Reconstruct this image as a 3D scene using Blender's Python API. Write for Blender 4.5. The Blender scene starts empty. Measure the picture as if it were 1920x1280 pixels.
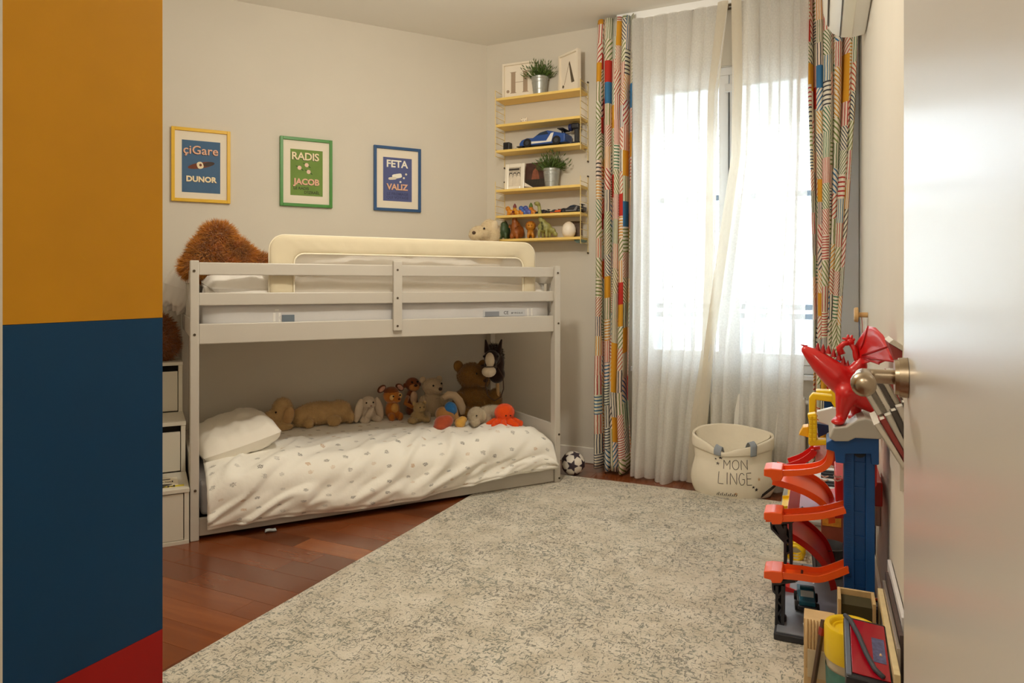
import bpy, bmesh, math, random
from mathutils import Vector as V, Matrix, Euler, noise

# ---------------------------------------------------------------- camera
FPX, CX, HY, CAMH = 1300.0, 960.0, 535.0, 1.18      # focal length in px, principal column, horizon row, eye height
scn = bpy.context.scene
col = scn.collection
cam_d = bpy.data.cameras.new('camera')
cam_d.sensor_width = 36.0
cam_d.lens = FPX / 1920 * 36
cam_d.shift_y = -(640 - HY) / 1920
cam_d.clip_start = 0.02
cam = bpy.data.objects.new('camera', cam_d)
cam.location = (0, 0, CAMH)
cam.rotation_euler = (math.pi / 2, 0, 0)
col.objects.link(cam)
scn.camera = cam

# ---------------------------------------------------------------- sky, exposure
w = bpy.data.worlds.new('sky'); scn.world = w; w.use_nodes = True
bg = w.node_tree.nodes['Background']
bg.inputs[0].default_value = (0.78, 0.89, 1.0, 1)
bg.inputs[1].default_value = 6.0
vs = scn.view_settings
vs.view_transform = 'Standard'; vs.look = 'None'; vs.gamma = 1; vs.use_curve_mapping = False
vs.exposure = 0.82
scn.cycles.max_bounces = 12
scn.cycles.diffuse_bounces = 6
scn.cycles.transparent_max_bounces = 16
scn.cycles.sample_clamp_indirect = 6
ROOM_FILL_W, HALL_FILL_W = 42.0, 14.0

# ---------------------------------------------------------------- helpers
def lin(c):
    return tuple(((v / 255) / 12.92 if v / 255 <= .04045 else ((v / 255 + .055) / 1.055) ** 2.4) for v in c)
MATS = {}
def mat(name, c, rough=.6, metal=0., var=.0, scale=30., bump=0., bscale=80., spec=.5, coat=0., sheen=0., alpha=1., obj_rand=0., emit=0.):
    if name in MATS: return MATS[name]
    m = bpy.data.materials.new(name); m.use_nodes = True; MATS[name] = m
    nt = m.node_tree; N = nt.nodes; L = nt.links; b = N['Principled BSDF']
    r, g, bl = lin(c)
    b.inputs['Base Color'].default_value = (r, g, bl, 1)
    b.inputs['Roughness'].default_value = rough; b.inputs['Metallic'].default_value = metal
    b.inputs['Specular IOR Level'].default_value = spec
    b.inputs['Coat Weight'].default_value = coat
    b.inputs['Sheen Weight'].default_value = sheen
    if emit:
        b.inputs['Emission Color'].default_value = (r, g, bl, 1); b.inputs['Emission Strength'].default_value = emit
    if var or bump or obj_rand:
        tc = N.new('ShaderNodeTexCoord')
    if var or obj_rand:
        nz = N.new('ShaderNodeTexNoise'); nz.inputs['Scale'].default_value = scale; nz.inputs['Detail'].default_value = 4
        L.new(tc.outputs['Object'], nz.inputs['Vector'])
        mp = N.new('ShaderNodeMapRange'); mp.inputs[1].default_value = .25; mp.inputs[2].default_value = .75
        mp.inputs[3].default_value = 1 - var; mp.inputs[4].default_value = 1 + var
        L.new(nz.outputs['Fac'], mp.inputs[0])
        out = mp.outputs[0]
        if obj_rand:
            oi = N.new('ShaderNodeObjectInfo')
            mr = N.new('ShaderNodeMapRange'); mr.inputs[3].default_value = 1 - obj_rand; mr.inputs[4].default_value = 1 + obj_rand
            L.new(oi.outputs['Random'], mr.inputs[0])
            mu = N.new('ShaderNodeMath'); mu.operation = 'MULTIPLY'; L.new(out, mu.inputs[0]); L.new(mr.outputs[0], mu.inputs[1]); out = mu.outputs[0]
        vm = N.new('ShaderNodeVectorMath'); vm.operation = 'SCALE'; vm.inputs[0].default_value = (r, g, bl)
        L.new(out, vm.inputs['Scale']); L.new(vm.outputs[0], b.inputs['Base Color'])
    if bump:
        n2 = N.new('ShaderNodeTexNoise'); n2.inputs['Scale'].default_value = bscale; n2.inputs['Detail'].default_value = 3
        L.new(tc.outputs['Object'], n2.inputs['Vector'])
        bp = N.new('ShaderNodeBump'); bp.inputs['Strength'].default_value = bump; bp.inputs['Distance'].default_value = .004
        L.new(n2.outputs['Fac'], bp.inputs['Height']); L.new(bp.outputs[0], b.inputs['Normal'])
    return m

class MB:
    def __init__(s): s.v = []; s.f = []; s.uv = {}
    def add(s, vs_, fs):
        o = len(s.v); s.v += [tuple(p) for p in vs_]; s.f += [tuple(i + o for i in f) for f in fs]; return s
    def box(s, a, b, mtx=None):
        x0, y0, z0 = a; x1, y1, z1 = b
        p = [V((x, y, z)) for z in (z0, z1) for y in (y0, y1) for x in (x0, x1)]
        if mtx is not None: p = [mtx @ q for q in p]
        return s.add(p, [(0, 2, 3, 1), (4, 5, 7, 6), (0, 1, 5, 4), (2, 6, 7, 3), (0, 4, 6, 2), (1, 3, 7, 5)])
    def cbox(s, c, d, rot=(0, 0, 0)):
        m = Matrix.Translation(c) @ Euler([math.radians(a) for a in rot]).to_matrix().to_4x4()
        return s.box([-q / 2 for q in d], [q / 2 for q in d], m)
    def cyl(s, p0, p1, r0, r1=None, n=16, cap=True):
        r1 = r0 if r1 is None else r1
        p0, p1 = V(p0), V(p1); ax = (p1 - p0).normalized()
        u = ax.orthogonal().normalized(); v = ax.cross(u)
        pts = [p + (u * math.cos(2 * math.pi * i / n) + v * math.sin(2 * math.pi * i / n)) * r for p, r in ((p0, r0), (p1, r1)) for i in range(n)]
        fs = [(i, (i + 1) % n, n + (i + 1) % n, n + i) for i in range(n)]
        if cap: fs += [tuple(range(n))[::-1], tuple(range(n, 2 * n))]
        return s.add(pts, fs)
    def tube(s, path, r, n=8, closed=False, rad=None):
        P = [V(p) for p in path]; m = len(P)
        t0 = (P[1] - P[0]).normalized(); u = t0.orthogonal().normalized()
        pts = []
        for i in range(m):
            if closed: t = (P[(i + 1) % m] - P[i - 1]).normalized()
            else: t = (P[min(i + 1, m - 1)] - P[max(i - 1, 0)]).normalized()
            u = (u - t * u.dot(t)); u = u.normalized() if u.length > 1e-6 else t.orthogonal().normalized()
            v = t.cross(u); rr = rad[i] if rad else r
            pts += [P[i] + (u * math.cos(2 * math.pi * k / n) + v * math.sin(2 * math.pi * k / n)) * rr for k in range(n)]
        fs = []
        for i in range(m if closed else m - 1):
            j = (i + 1) % m
            fs += [(i * n + k, i * n + (k + 1) % n, j * n + (k + 1) % n, j * n + k) for k in range(n)]
        if not closed: fs += [tuple(range(n))[::-1], tuple(range((m - 1) * n, m * n))]
        return s.add(pts, fs)
    def lathe(s, prof, n=24, c=(0, 0, 0)):          # prof: (r, z) rows
        pts = [(c[0] + r * math.cos(2 * math.pi * k / n), c[1] + r * math.sin(2 * math.pi * k / n), c[2] + z) for r, z in prof for k in range(n)]
        fs = [(i * n + k, i * n + (k + 1) % n, (i + 1) * n + (k + 1) % n, (i + 1) * n + k) for i in range(len(prof) - 1) for k in range(n)]
        return s.add(pts, fs)
    def ell(s, c, r, rot=(0, 0, 0), n=12, m=None):
        m = m or max(6, n * 2 // 3)
        R = Euler([math.radians(a) for a in rot]).to_matrix()
        r = (r, r, r) if isinstance(r, (int, float)) else r
        pts = [V(c) + R @ V((0, 0, r[2]))]
        for i in range(1, m):
            th = math.pi * i / m
            pts += [V(c) + R @ V((r[0] * math.sin(th) * math.cos(2 * math.pi * k / n), r[1] * math.sin(th) * math.sin(2 * math.pi * k / n), r[2] * math.cos(th))) for k in range(n)]
        pts.append(V(c) + R @ V((0, 0, -r[2])))
        fs = [(0, 1 + k, 1 + (k + 1) % n) for k in range(n)]
        for i in range(m - 2):
            fs += [(1 + i * n + k, 1 + (i + 1) * n + k, 1 + (i + 1) * n + (k + 1) % n, 1 + i * n + (k + 1) % n) for k in range(n)]
        last = len(pts) - 1; b0 = 1 + (m - 2) * n
        fs += [(last, b0 + (k + 1) % n, b0 + k) for k in range(n)]
        return s.add(pts, fs)
    def prism(s, poly, f0, f1):                      # poly of 2-D points, f0/f1 map a point to 3-D on each face
        n = len(poly); pts = [f0(p) for p in poly] + [f1(p) for p in poly]
        return s.add(pts, [tuple(range(n))[::-1], tuple(range(n, 2 * n))] + [(i, (i + 1) % n, n + (i + 1) % n, n + i) for i in range(n)])
    def grid(s, fn, nu, nv, uvf=None):
        o = len(s.v)
        for j in range(nv + 1):
            for i in range(nu + 1):
                s.v.append(tuple(fn(i / nu, j / nv)))
                if uvf: s.uv[len(s.v) - 1] = uvf(i / nu, j / nv)
        for j in range(nv):
            for i in range(nu):
                a = o + j * (nu + 1) + i; s.f.append((a, a + 1, a + nu + 2, a + nu + 1))
        return s

def finish(me, smooth=None):
    bm = bmesh.new(); bm.from_mesh(me); bmesh.ops.recalc_face_normals(bm, faces=bm.faces); bm.to_mesh(me); bm.free()
    if smooth:
        for p in me.polygons: p.use_smooth = True
        if smooth is not True:
            try: me.set_sharp_from_angle(angle=math.radians(smooth))
            except Exception: pass
def obj(name, mb, m, parent=None, bevel=0., seg=2, smooth=None, solid=0., subsurf=0, kind=None, recalc=True):
    me = bpy.data.meshes.new(name); me.from_pydata(mb.v, [], mb.f)
    if mb.uv:
        ul = me.uv_layers.new(name='UVMap')
        for lp in me.loops: ul.data[lp.index].uv = mb.uv.get(lp.vertex_index, (0, 0))
    if recalc: finish(me, smooth)
    elif smooth:
        for p in me.polygons: p.use_smooth = True
    if m: me.materials.append(m)
    o = bpy.data.objects.new(name, me); col.objects.link(o)
    if parent is not None: o.parent = parent
    if solid:
        q = o.modifiers.new('thickness', 'SOLIDIFY'); q.thickness = solid; q.offset = 0
    if bevel:
        q = o.modifiers.new('edge', 'BEVEL'); q.width = bevel; q.segments = seg; q.limit_method = 'ANGLE'; q.angle_limit = math.radians(35)
    if subsurf:
        q = o.modifiers.new('smooth', 'SUBSURF'); q.levels = subsurf; q.render_levels = subsurf
    if kind: o['kind'] = kind
    return o
def tag(o, label, cat, group=None):
    o['label'] = label; o['category'] = cat
    if group: o['group'] = group
    return o
def thing(name, label, cat, loc=(0, 0, 0), rz=0., group=None, rot=None):
    o = bpy.data.objects.new(name, None); o.empty_display_size = .05; col.objects.link(o)
    o.location = loc; o.rotation_euler = rot if rot else (0, 0, rz)
    return tag(o, label, cat, group)
def struct(o): o['kind'] = 'structure'; return o
def clone(o, parent=None):
    c = o.copy(); col.objects.link(c); c.parent = parent
    for ch in list(o.children): clone(ch, c)
    return c
def box(name, a, b, m, parent=None, bevel=.0, **k): return obj(name, MB().box(a, b), m, parent, bevel=bevel, **k)

def text_mesh(name, s, size, m, parent, mtx, bold=0., extrude=.0004, shear=0., space=1., align='CENTER'):
    cu = bpy.data.curves.new(name, 'FONT'); cu.body = s; cu.size = size; cu.align_x = align; cu.align_y = 'CENTER'
    cu.offset = bold; cu.extrude = extrude; cu.shear = shear; cu.space_character = space; cu.resolution_u = 3
    t = bpy.data.objects.new(name, cu); col.objects.link(t)
    me = bpy.data.meshes.new_from_object(t.evaluated_get(bpy.context.evaluated_depsgraph_get()))
    bpy.data.objects.remove(t); bpy.data.curves.remove(cu)
    me.materials.clear(); me.materials.append(m)
    o = bpy.data.objects.new(name, me); col.objects.link(o); o.parent = parent; o.matrix_local = mtx
    return o

def blob_mesh(name, ells, voxel=.008, it=4, n=16):
    mb = MB()
    for e in ells:
        mb.ell(e[0], e[1], e[2] if len(e) > 2 else (0, 0, 0), n=n)
    me = bpy.data.meshes.new(name); me.from_pydata(mb.v, [], mb.f); finish(me)
    o = bpy.data.objects.new(name, me); col.objects.link(o)
    r = o.modifiers.new('r', 'REMESH'); r.mode = 'VOXEL'; r.voxel_size = voxel
    q = o.modifiers.new('s', 'SMOOTH'); q.factor = .5; q.iterations = it
    out = bpy.data.meshes.new_from_object(o.evaluated_get(bpy.context.evaluated_depsgraph_get()))
    bpy.data.objects.remove(o); bpy.data.meshes.remove(me)
    out.name = name
    for p in out.polygons: p.use_smooth = True
    return out
def blob(name, ells, m, parent=None, voxel=.008, it=4):
    me = blob_mesh(name, ells, voxel, it); me.materials.clear(); me.materials.append(m)
    o = bpy.data.objects.new(name, me); col.objects.link(o)
    if parent is not None: o.parent = parent
    return o
def fur(src, n, length, width, m, seed=1, lean=(0, 0, -.25), spread=.55, name='fur'):
    rnd = random.Random(seed); me = src.data; me.calc_loop_triangles()
    tris = [(t.area, t) for t in me.loop_triangles]; tot = sum(a for a, _ in tris)
    vs_, fs = [], []; ln = V(lean)
    for a, t in tris:
        k = a / tot * n; c = int(k) + (1 if rnd.random() < k - int(k) else 0)
        A, B, C = (me.vertices[i].co for i in t.vertices); nn = t.normal
        for _ in range(c):
            u, v = rnd.random(), rnd.random()
            if u + v > 1: u, v = 1 - u, 1 - v
            p = A + (B - A) * u + (C - A) * v - nn * length * .12
            d = (nn + ln + V((rnd.uniform(-1, 1), rnd.uniform(-1, 1), rnd.uniform(-1, 1))) * spread).normalized()
            sd = d.cross(V((rnd.uniform(-1, 1), rnd.uniform(-1, 1), rnd.uniform(-1, 1)))).normalized() * width
            L = length * rnd.uniform(.6, 1.25); o = len(vs_)
            vs_ += [p - sd, p + sd, p + d * L]; fs.append((o, o + 1, o + 2))
    mb = MB(); mb.v = [tuple(q) for q in vs_]; mb.f = fs
    o = obj(name, mb, m, src.parent if src.parent is not None else src, recalc=False, kind='stuff')
    return o

# local frames: (origin x, origin y, rotation); y of a wall frame points out of the room
A_BED, A_WIN, A_RGT = math.radians(27.86), math.radians(-25.5), math.radians(-24.0)
C0 = (-.1785, 4.939)                                  # floor point of the corner between bed wall and window wall
R0 = (1.964, 3.917)                                   # floor point of the corner between window wall and right wall
L0 = (-1.463, 3.196)                                  # floor point of the bed's front left post
def toloc(fr, p):
    ox, oy, a = fr; x, y = p[0] - ox, p[1] - oy
    return (x * math.cos(a) + y * math.sin(a), -x * math.sin(a) + y * math.cos(a))
def toworld(fr, p, z=0.):
    ox, oy, a = fr
    return V((ox + p[0] * math.cos(a) - p[1] * math.sin(a), oy + p[0] * math.sin(a) + p[1] * math.cos(a), z))
FB, FW, FR, FT = (L0[0], L0[1], A_BED), (C0[0], C0[1], A_WIN), (R0[0], R0[1], A_RGT), (0, 0, A_WIN)
def onplane(fr, px, py, yl):                          # pixel ray meets the plane y = yl of a frame -> (x local, z)
    q, h = (px - CX) / FPX, (HY - py) / FPX
    o = toloc(fr, (0, 0)); d = toloc((0, 0, fr[2]), (q, 1))
    t = (yl - o[1]) / d[1]
    return o[0] + d[0] * t, CAMH + h * t
def ground(px, py, z=0.):
    t = (CAMH - z) * FPX / (py - HY)
    return V(((px - CX) / FPX * t, t, z))
CEIL = 2.886
# ================================================================ THE ROOM
WALL = mat('wall_paint', (215, 208, 195), .85, var=.02, scale=3, bump=.04, bscale=160, spec=.25)
CEILM = mat('ceiling_paint', (236, 232, 223), .9, var=.015, scale=2, spec=.2)
WHITE_TRIM = mat('white_trim', (240, 236, 226), .45, var=.015, scale=8)
PVC = mat('white_pvc', (244, 245, 246), .35)

RW_IN = lambda R: .0865 + .0262 * (4.381 - R)          # right wall in the T,R frame
T2W = lambda T, R, z=0.: toworld(FT, (T, R), z)
ENT = .395                                             # room face of the entrance wall (R)
TL = -3.84                                             # room face of the left wall (T)
def line_x(p, d, q, e):
    den = d[0] * e[1] - d[1] * e[0]; t = ((q[0] - p[0]) * e[1] - (q[1] - p[1]) * e[0]) / den
    return (p[0] + d[0] * t, p[1] + d[1] * t)
ub = (math.cos(A_BED), math.sin(A_BED))
rdir = (math.sin(-A_WIN), math.cos(A_WIN))
pl = T2W(TL, ENT); BL = line_x(C0, ub, (pl.x, pl.y), rdir)     # bed wall / left wall corner
pr = T2W(RW_IN(ENT), ENT)
ROOM = [C0, BL, (pl.x, pl.y), (pr.x, pr.y), R0]
def slab(name, poly, z0, z1, m):
    return struct(obj(name, MB().prism(poly, lambda p: (p[0], p[1], z0), lambda p: (p[0], p[1], z1)), m))
def grow(poly, g):
    cx = sum(p[0] for p in poly) / len(poly); cy = sum(p[1] for p in poly) / len(poly)
    return [(p[0] + (p[0] - cx) / math.hypot(p[0] - cx, p[1] - cy) * g, p[1] + (p[1] - cy) / math.hypot(p[0] - cx, p[1] - cy) * g) for p in poly]
slab('ceiling', grow(ROOM, .1), CEIL, CEIL + .15, CEILM)
floor = slab('floor', grow(ROOM, .1), -.15, -.012, mat('subfloor', (60, 35, 22), .8))

# floor boards -----------------------------------------------------------------
def wood_floor():
    m = bpy.data.materials.new('merbau_boards'); m.use_nodes = True; nt = m.node_tree; N = nt.nodes; L = nt.links; b = N['Principled BSDF']
    tc = N.new('ShaderNodeTexCoord'); oi = N.new('ShaderNodeObjectInfo')
    mp = N.new('ShaderNodeMapping'); mp.inputs['Scale'].default_value = (2.2, 26, 26)
    ad = N.new('ShaderNodeVectorMath'); ad.operation = 'ADD'
    sc = N.new('ShaderNodeVectorMath'); sc.operation = 'SCALE'; sc.inputs[0].default_value = (37, 91, 13)
    L.new(oi.outputs['Random'], sc.inputs['Scale']); L.new(tc.outputs['Object'], mp.inputs[0]); L.new(mp.outputs[0], ad.inputs[0]); L.new(sc.outputs[0], ad.inputs[1])
    nz = N.new('ShaderNodeTexNoise'); nz.inputs['Scale'].default_value = 1; nz.inputs['Detail'].default_value = 6; nz.inputs['Distortion'].default_value = .6
    L.new(ad.outputs[0], nz.inputs['Vector'])
    cr = N.new('ShaderNodeValToRGB'); e = cr.color_ramp.elements
    e[0].position = 0; e[0].color = (*lin((84, 42, 18)), 1); e[1].position = 1; e[1].color = (*lin((166, 94, 44)), 1)
    x = cr.color_ramp.elements.new(.35); x.color = (*lin((106, 52, 22)), 1)
    x = cr.color_ramp.elements.new(.7); x.color = (*lin((128, 66, 28)), 1)
    mr = N.new('ShaderNodeMath'); mr.operation = 'MULTIPLY_ADD'; mr.inputs[1].default_value = .3
    ra = N.new('ShaderNodeMath'); ra.operation = 'MULTIPLY_ADD'; ra.inputs[1].default_value = .70; ra.inputs[2].default_value = .0
    L.new(oi.outputs['Random'], ra.inputs[0]); L.new(nz.outputs['Fac'], mr.inputs[0]); L.new(ra.outputs[0], mr.inputs[2])
    L.new(mr.outputs[0], cr.inputs[0]); L.new(cr.outputs[0], b.inputs['Base Color'])
    b.inputs['Roughness'].default_value = .24; b.inputs['Coat Weight'].default_value = .35; b.inputs['Coat Roughness'].default_value = .25
    return m
FLOORM = wood_floor()
def clip(poly, a, n):                                   # keep the side where (p-a).n <= 0
    out = []
    for i in range(len(poly)):
        p, q = poly[i], poly[(i + 1) % len(poly)]
        dp = (p[0] - a[0]) * n[0] + (p[1] - a[1]) * n[1]; dq = (q[0] - a[0]) * n[0] + (q[1] - a[1]) * n[1]
        if dp <= 0: out.append(p)
        if dp * dq < 0:
            t = dp / (dp - dq); out.append((p[0] + (q[0] - p[0]) * t, p[1] + (q[1] - p[1]) * t))
    return out
rnd = random.Random(7)
cT = toloc(FT, C0); nb = toloc((0, 0, A_WIN), (-math.sin(A_BED), math.cos(A_BED)))
RW_ = .118; g = .0004
for i in range(int((4.381 - ENT) / RW_) + 1):
    r0, r1 = ENT + i * RW_, min(4.381, ENT + (i + 1) * RW_)
    t = TL - rnd.uniform(0, .7)
    while t < .19:
        ln_ = rnd.choice((.55, .7, .85, 1.0)); t1 = t + ln_
        p = [(max(t, TL) + g, r0 + g), (min(t1, .2) - g, r0 + g), (min(t1, .2) - g, r1 - g), (max(t, TL) + g, r1 - g)]
        t = t1
        if p[1][0] - p[0][0] < .01: continue
        p = clip(p, cT, nb)
        p = clip(p, (.0865, 4.381), (1, .0262))
        if len(p) < 3: continue
        c = (sum(q[0] for q in p) / len(p), sum(q[1] for q in p) / len(p))
        o = obj('floor_board', MB().prism([(q[0] - c[0], q[1] - c[1]) for q in p], lambda q: (q[0], q[1], -.012), lambda q: (q[0], q[1], 0.)), FLOORM, floor, bevel=.0006, seg=1)
        o.location = T2W(c[0], c[1]); o.rotation_euler = (0, 0, A_WIN)

# walls --------------------------------------------------------------------------
TH = .14
def wall(name, fr, segs, m=WALL):
    mb = MB()
    for (x0, x1, z0, z1) in segs: mb.box((x0, 0, z0), (x1, TH, z1))
    o = struct(obj(name, mb, m)); o.location = (fr[0], fr[1], 0); o.rotation_euler = (0, 0, fr[2]); return o
slen = math.hypot(BL[0] - C0[0], BL[1] - C0[1])
FBW = (C0[0], C0[1], A_BED)                              # bed wall frame, x runs from the corner to the left (negative)
wall('wall_left', FBW, [(-slen - .1, .07, -.02, CEIL)])
WX0, WX1, WZ0, WZ1 = 1.085, 2.235, .66, 2.52             # window opening
WLEN = math.hypot(R0[0] - C0[0], R0[1] - C0[1])
wall('wall_back', FW, [(-.05, WX0, -.02, CEIL), (WX1, WLEN + .12, -.02, CEIL), (WX0, WX1, -.02, WZ0), (WX0, WX1, WZ1, CEIL)])
rl = math.hypot(pr.x - R0[0], pr.y - R0[1])
o = struct(obj('wall_right', MB().box((0, -rl - .3, -.02), (TH, 0, CEIL)), WALL)); o.location = (R0[0], R0[1], 0); o.rotation_euler = (0, 0, A_RGT)
OP0, OP1, OPZ = -.759, .088, 2.08                        # doorway in the entrance wall
FE = (T2W(0, ENT).x, T2W(0, ENT).y, A_WIN)
def wallE(name, segs, m=WALL):
    mb = MB()
    for (x0, x1, z0, z1) in segs: mb.box((x0, -.12, z0), (x1, 0, z1))
    o = struct(obj(name, mb, m)); o.location = (FE[0], FE[1], 0); o.rotation_euler = (0, 0, FE[2]); return o
wallE('wall_front', [(TL - .1, OP0 - .03, -.02, CEIL), (OP1 + .03, .3, -.02, CEIL), (OP0 - .03, OP1 + .03, OPZ + .03, CEIL)])
o = struct(obj('wall_side', MB().box((TL - TH, ENT - .1, -.02), (TL, 5.2, CEIL)), WALL)); o.rotation_euler = (0, 0, A_WIN)
# hall behind the doorway
slab('floor_hall', [tuple(T2W(*p)[:2]) for p in ((-1.6, -1.5), (.45, -1.5), (.45, ENT - .001), (-1.6, ENT - .001))], -.15, -.001, mat('hall_floor', (128, 70, 36), .35, var=.15, scale=6))
slab('ceiling_hall', [tuple(T2W(*p)[:2]) for p in ((-1.6, -1.5), (.45, -1.5), (.45, ENT - .12), (-1.6, ENT - .12))], CEIL - .2, CEIL - .1, CEILM)
for nm, a, b in (('wall_hall_back', (-1.6, -1.6, 0), (.45, -1.5, CEIL)), ('wall_hall_left', (-1.7, -1.6, 0), (-1.6, ENT - .12, CEIL)), ('wall_hall_right', (.45, -1.6, 0), (.55, ENT - .12, CEIL))):
    o = struct(obj(nm, MB().box(a, b), WALL)); o.rotation_euler = (0, 0, A_WIN)
# baseboards
def board(name, fr, x0, x1, h=.105, d=.014):
    o = struct(obj(name, MB().box((x0, -d, .001), (x1, -.0005, h)), WHITE_TRIM, bevel=.004)); o.location = (fr[0], fr[1], 0); o.rotation_euler = (0, 0, fr[2])
board('baseboard_back', FW, .02, WLEN - .01)
board('baseboard_left', FBW, -slen + .02, -.02)
o = struct(obj('baseboard_right', MB().box((-.014, -rl + .15, .001), (-.0005, -.02, .105)), WHITE_TRIM, bevel=.004)); o.location = (R0[0], R0[1], 0); o.rotation_euler = (0, 0, A_RGT)
# door frame round the doorway
mb = MB().box((OP0 - .03, -.135, 0), (OP0, .0, OPZ)).box((OP1, -.135, 0), (OP1 + .03, .0, OPZ)).box((OP0 - .03, -.135, OPZ), (OP1 + .03, .0, OPZ + .03))
mb.box((OP0 - .08, .0005, 0), (OP0 - .004, .014, OPZ + .03)).box((OP0 - .08, .0005, OPZ + .004), (OP1 + .08, .014, OPZ + .08))
o = struct(obj('trim_1', mb, WHITE_TRIM)); o.location = (FE[0], FE[1], 0); o.rotation_euler = (0, 0, FE[2])

# door leaf, opened against the right wall ----------------------------------------
DOORM = mat('door_gloss_white', (222, 219, 212), .27, var=.01, scale=2, coat=.5)
MATS['door_gloss_white'].node_tree.nodes['Principled BSDF'].inputs['Coat Roughness'].default_value = .25
STEEL = mat('brushed_steel', (176, 160, 138), .28, 1., var=.06, scale=60)
DT = .0795
dr = obj('door_1', MB().box((DT, ENT + .004, .008), (DT + .04, 1.146, 2.05)), DOORM, bevel=.0015); struct(dr); dr.rotation_euler = (0, 0, A_WIN)
hz, hR = 1.055, 1.078
obj('rosette', MB().cyl((DT - .0005, hR, hz), (DT - .011, hR, hz), .0275, .0265, 32).cyl((DT - .011, hR, hz), (DT - .016, hR, hz), .0245, .0235, 32), STEEL, dr, smooth=40)
pth = [(DT - .004, hR, hz), (DT - .022, hR, hz), (DT - .04, hR, hz), (DT - .049, hR - .003, hz), (DT - .054, hR - .012, hz), (DT - .055, hR - .05, hz + .001), (DT - .056, hR - .095, hz + .002), (DT - .056, hR - .118, hz + .002), (DT - .056, hR - .125, hz + .002)]
obj('handle', MB().tube(pth, .01, 16, rad=[.0098, .0098, .0098, .0105, .0115, .0125, .0150, .0145, .008]), STEEL, dr, smooth=True)
obj('hinge', MB().cyl((DT - .006, ENT + .012, .25), (DT - .006, ENT + .012, .34), .007, n=12), STEEL, dr, smooth=40)
obj('hinge', MB().cyl((DT - .006, ENT + .012, 1.7), (DT - .006, ENT + .012, 1.79), .007, n=12), STEEL, dr, smooth=40)

# window -----------------------------------------------------------------------
def thin_glass():
    m = bpy.data.materials.new('window_glass'); m.use_nodes = True; nt = m.node_tree; N = nt.nodes; L = nt.links
    N.remove(N['Principled BSDF']); tr = N.new('ShaderNodeBsdfTransparent'); tr.inputs[0].default_value = (.95, .97, .97, 1)
    gl = N.new('ShaderNodeBsdfGlossy'); gl.inputs['Roughness'].default_value = .02; fr = N.new('ShaderNodeFresnel'); fr.inputs[0].default_value = 1.45
    mx = N.new('ShaderNodeMixShader'); L.new(fr.outputs[0], mx.inputs[0]); L.new(tr.outputs[0], mx.inputs[1]); L.new(gl.outputs[0], mx.inputs[2]); L.new(mx.outputs[0], N['Material Output'].inputs[0])
    return m
GLASS = thin_glass()
win = obj('window_1', MB().box((WX0, .03, WZ0), (WX0 + .045, .10, WZ1)).box((WX1 - .045, .03, WZ0), (WX1, .10, WZ1)).box((WX0 + .045, .03, WZ0), (WX1 - .045, .10, WZ0 + .05)).box((WX0 + .045, .03, WZ1 - .05), (WX1 - .045, .10, WZ1)), PVC, bevel=.003)
struct(win); win.location = (C0[0], C0[1], 0); win.rotation_euler = (0, 0, A_WIN)
WM = (WX0 + WX1) / 2
for x0, x1 in ((WX0 + .047, WM - .002), (WM + .002, WX1 - .047)):
    f = .06; z0, z1 = WZ0 + .052, WZ1 - .052
    s = obj('sash', MB().box((x0, .02, z0), (x0 + f, .085, z1)).box((x1 - f, .02, z0), (x1, .085, z1)).box((x0 + f, .02, z0), (x1 - f, .085, z0 + f)).box((x0 + f, .02, z1 - f), (x1 - f, .085, z1)), PVC, win, bevel=.004)
    obj('pane', MB().box((x0 + f, .05, z0 + f), (x1 - f, .056, z1 - f)), GLASS, s)
obj('window_handle', MB().cyl((WM - .03, .019, 1.5), (WM - .03, -.02, 1.5), .009, n=12).box((WM - .038, -.03, 1.38), (WM - .022, -.018, 1.51)), STEEL, win, bevel=.002)
obj('latch_block', MB().box((WM - .024, .0, 2.36), (WM + .024, .0195, 2.41)), PVC, win, bevel=.004)
obj('rod', MB().cyl((WM, .014, 1.55), (WM, .014, 2.36), .0035, n=8), mat('dark_rod', (70, 72, 74), .5), win)
struct(obj('window_sill', MB().box((WX0 - .03, -.03, WZ0 - .03), (WX1 + .03, .03, WZ0)), PVC, win, bevel=.004))
struct(obj('bright_wall_strip', MB().box((WX1 + .006, -.012, .001), (WLEN - .004, -.0005, CEIL - .002)), PVC, bevel=.002)).location = (C0[0], C0[1], 0); bpy.data.objects['bright_wall_strip'].rotation_euler = (0, 0, A_WIN)  # white panel added over the wall piece; its bright light put into the colour
# outer roller blind, lowered a little
sh = thing('roller_blind', 'white slatted roller blind lowered a little outside the window', 'blind', (C0[0], C0[1], 0), A_WIN)
BL_M = mat('blind_slat', (232, 232, 230), .55); MATS['blind_slat'].node_tree.nodes['Principled BSDF'].inputs['Transmission Weight'].default_value = .6
k = 0; z = WZ1
while z > 2.2:
    obj('slat', MB().box((WX0 + .01, .115, z - .043), (WX1 - .01, .125, z)), BL_M, sh, bevel=.003); z -= .045
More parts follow.
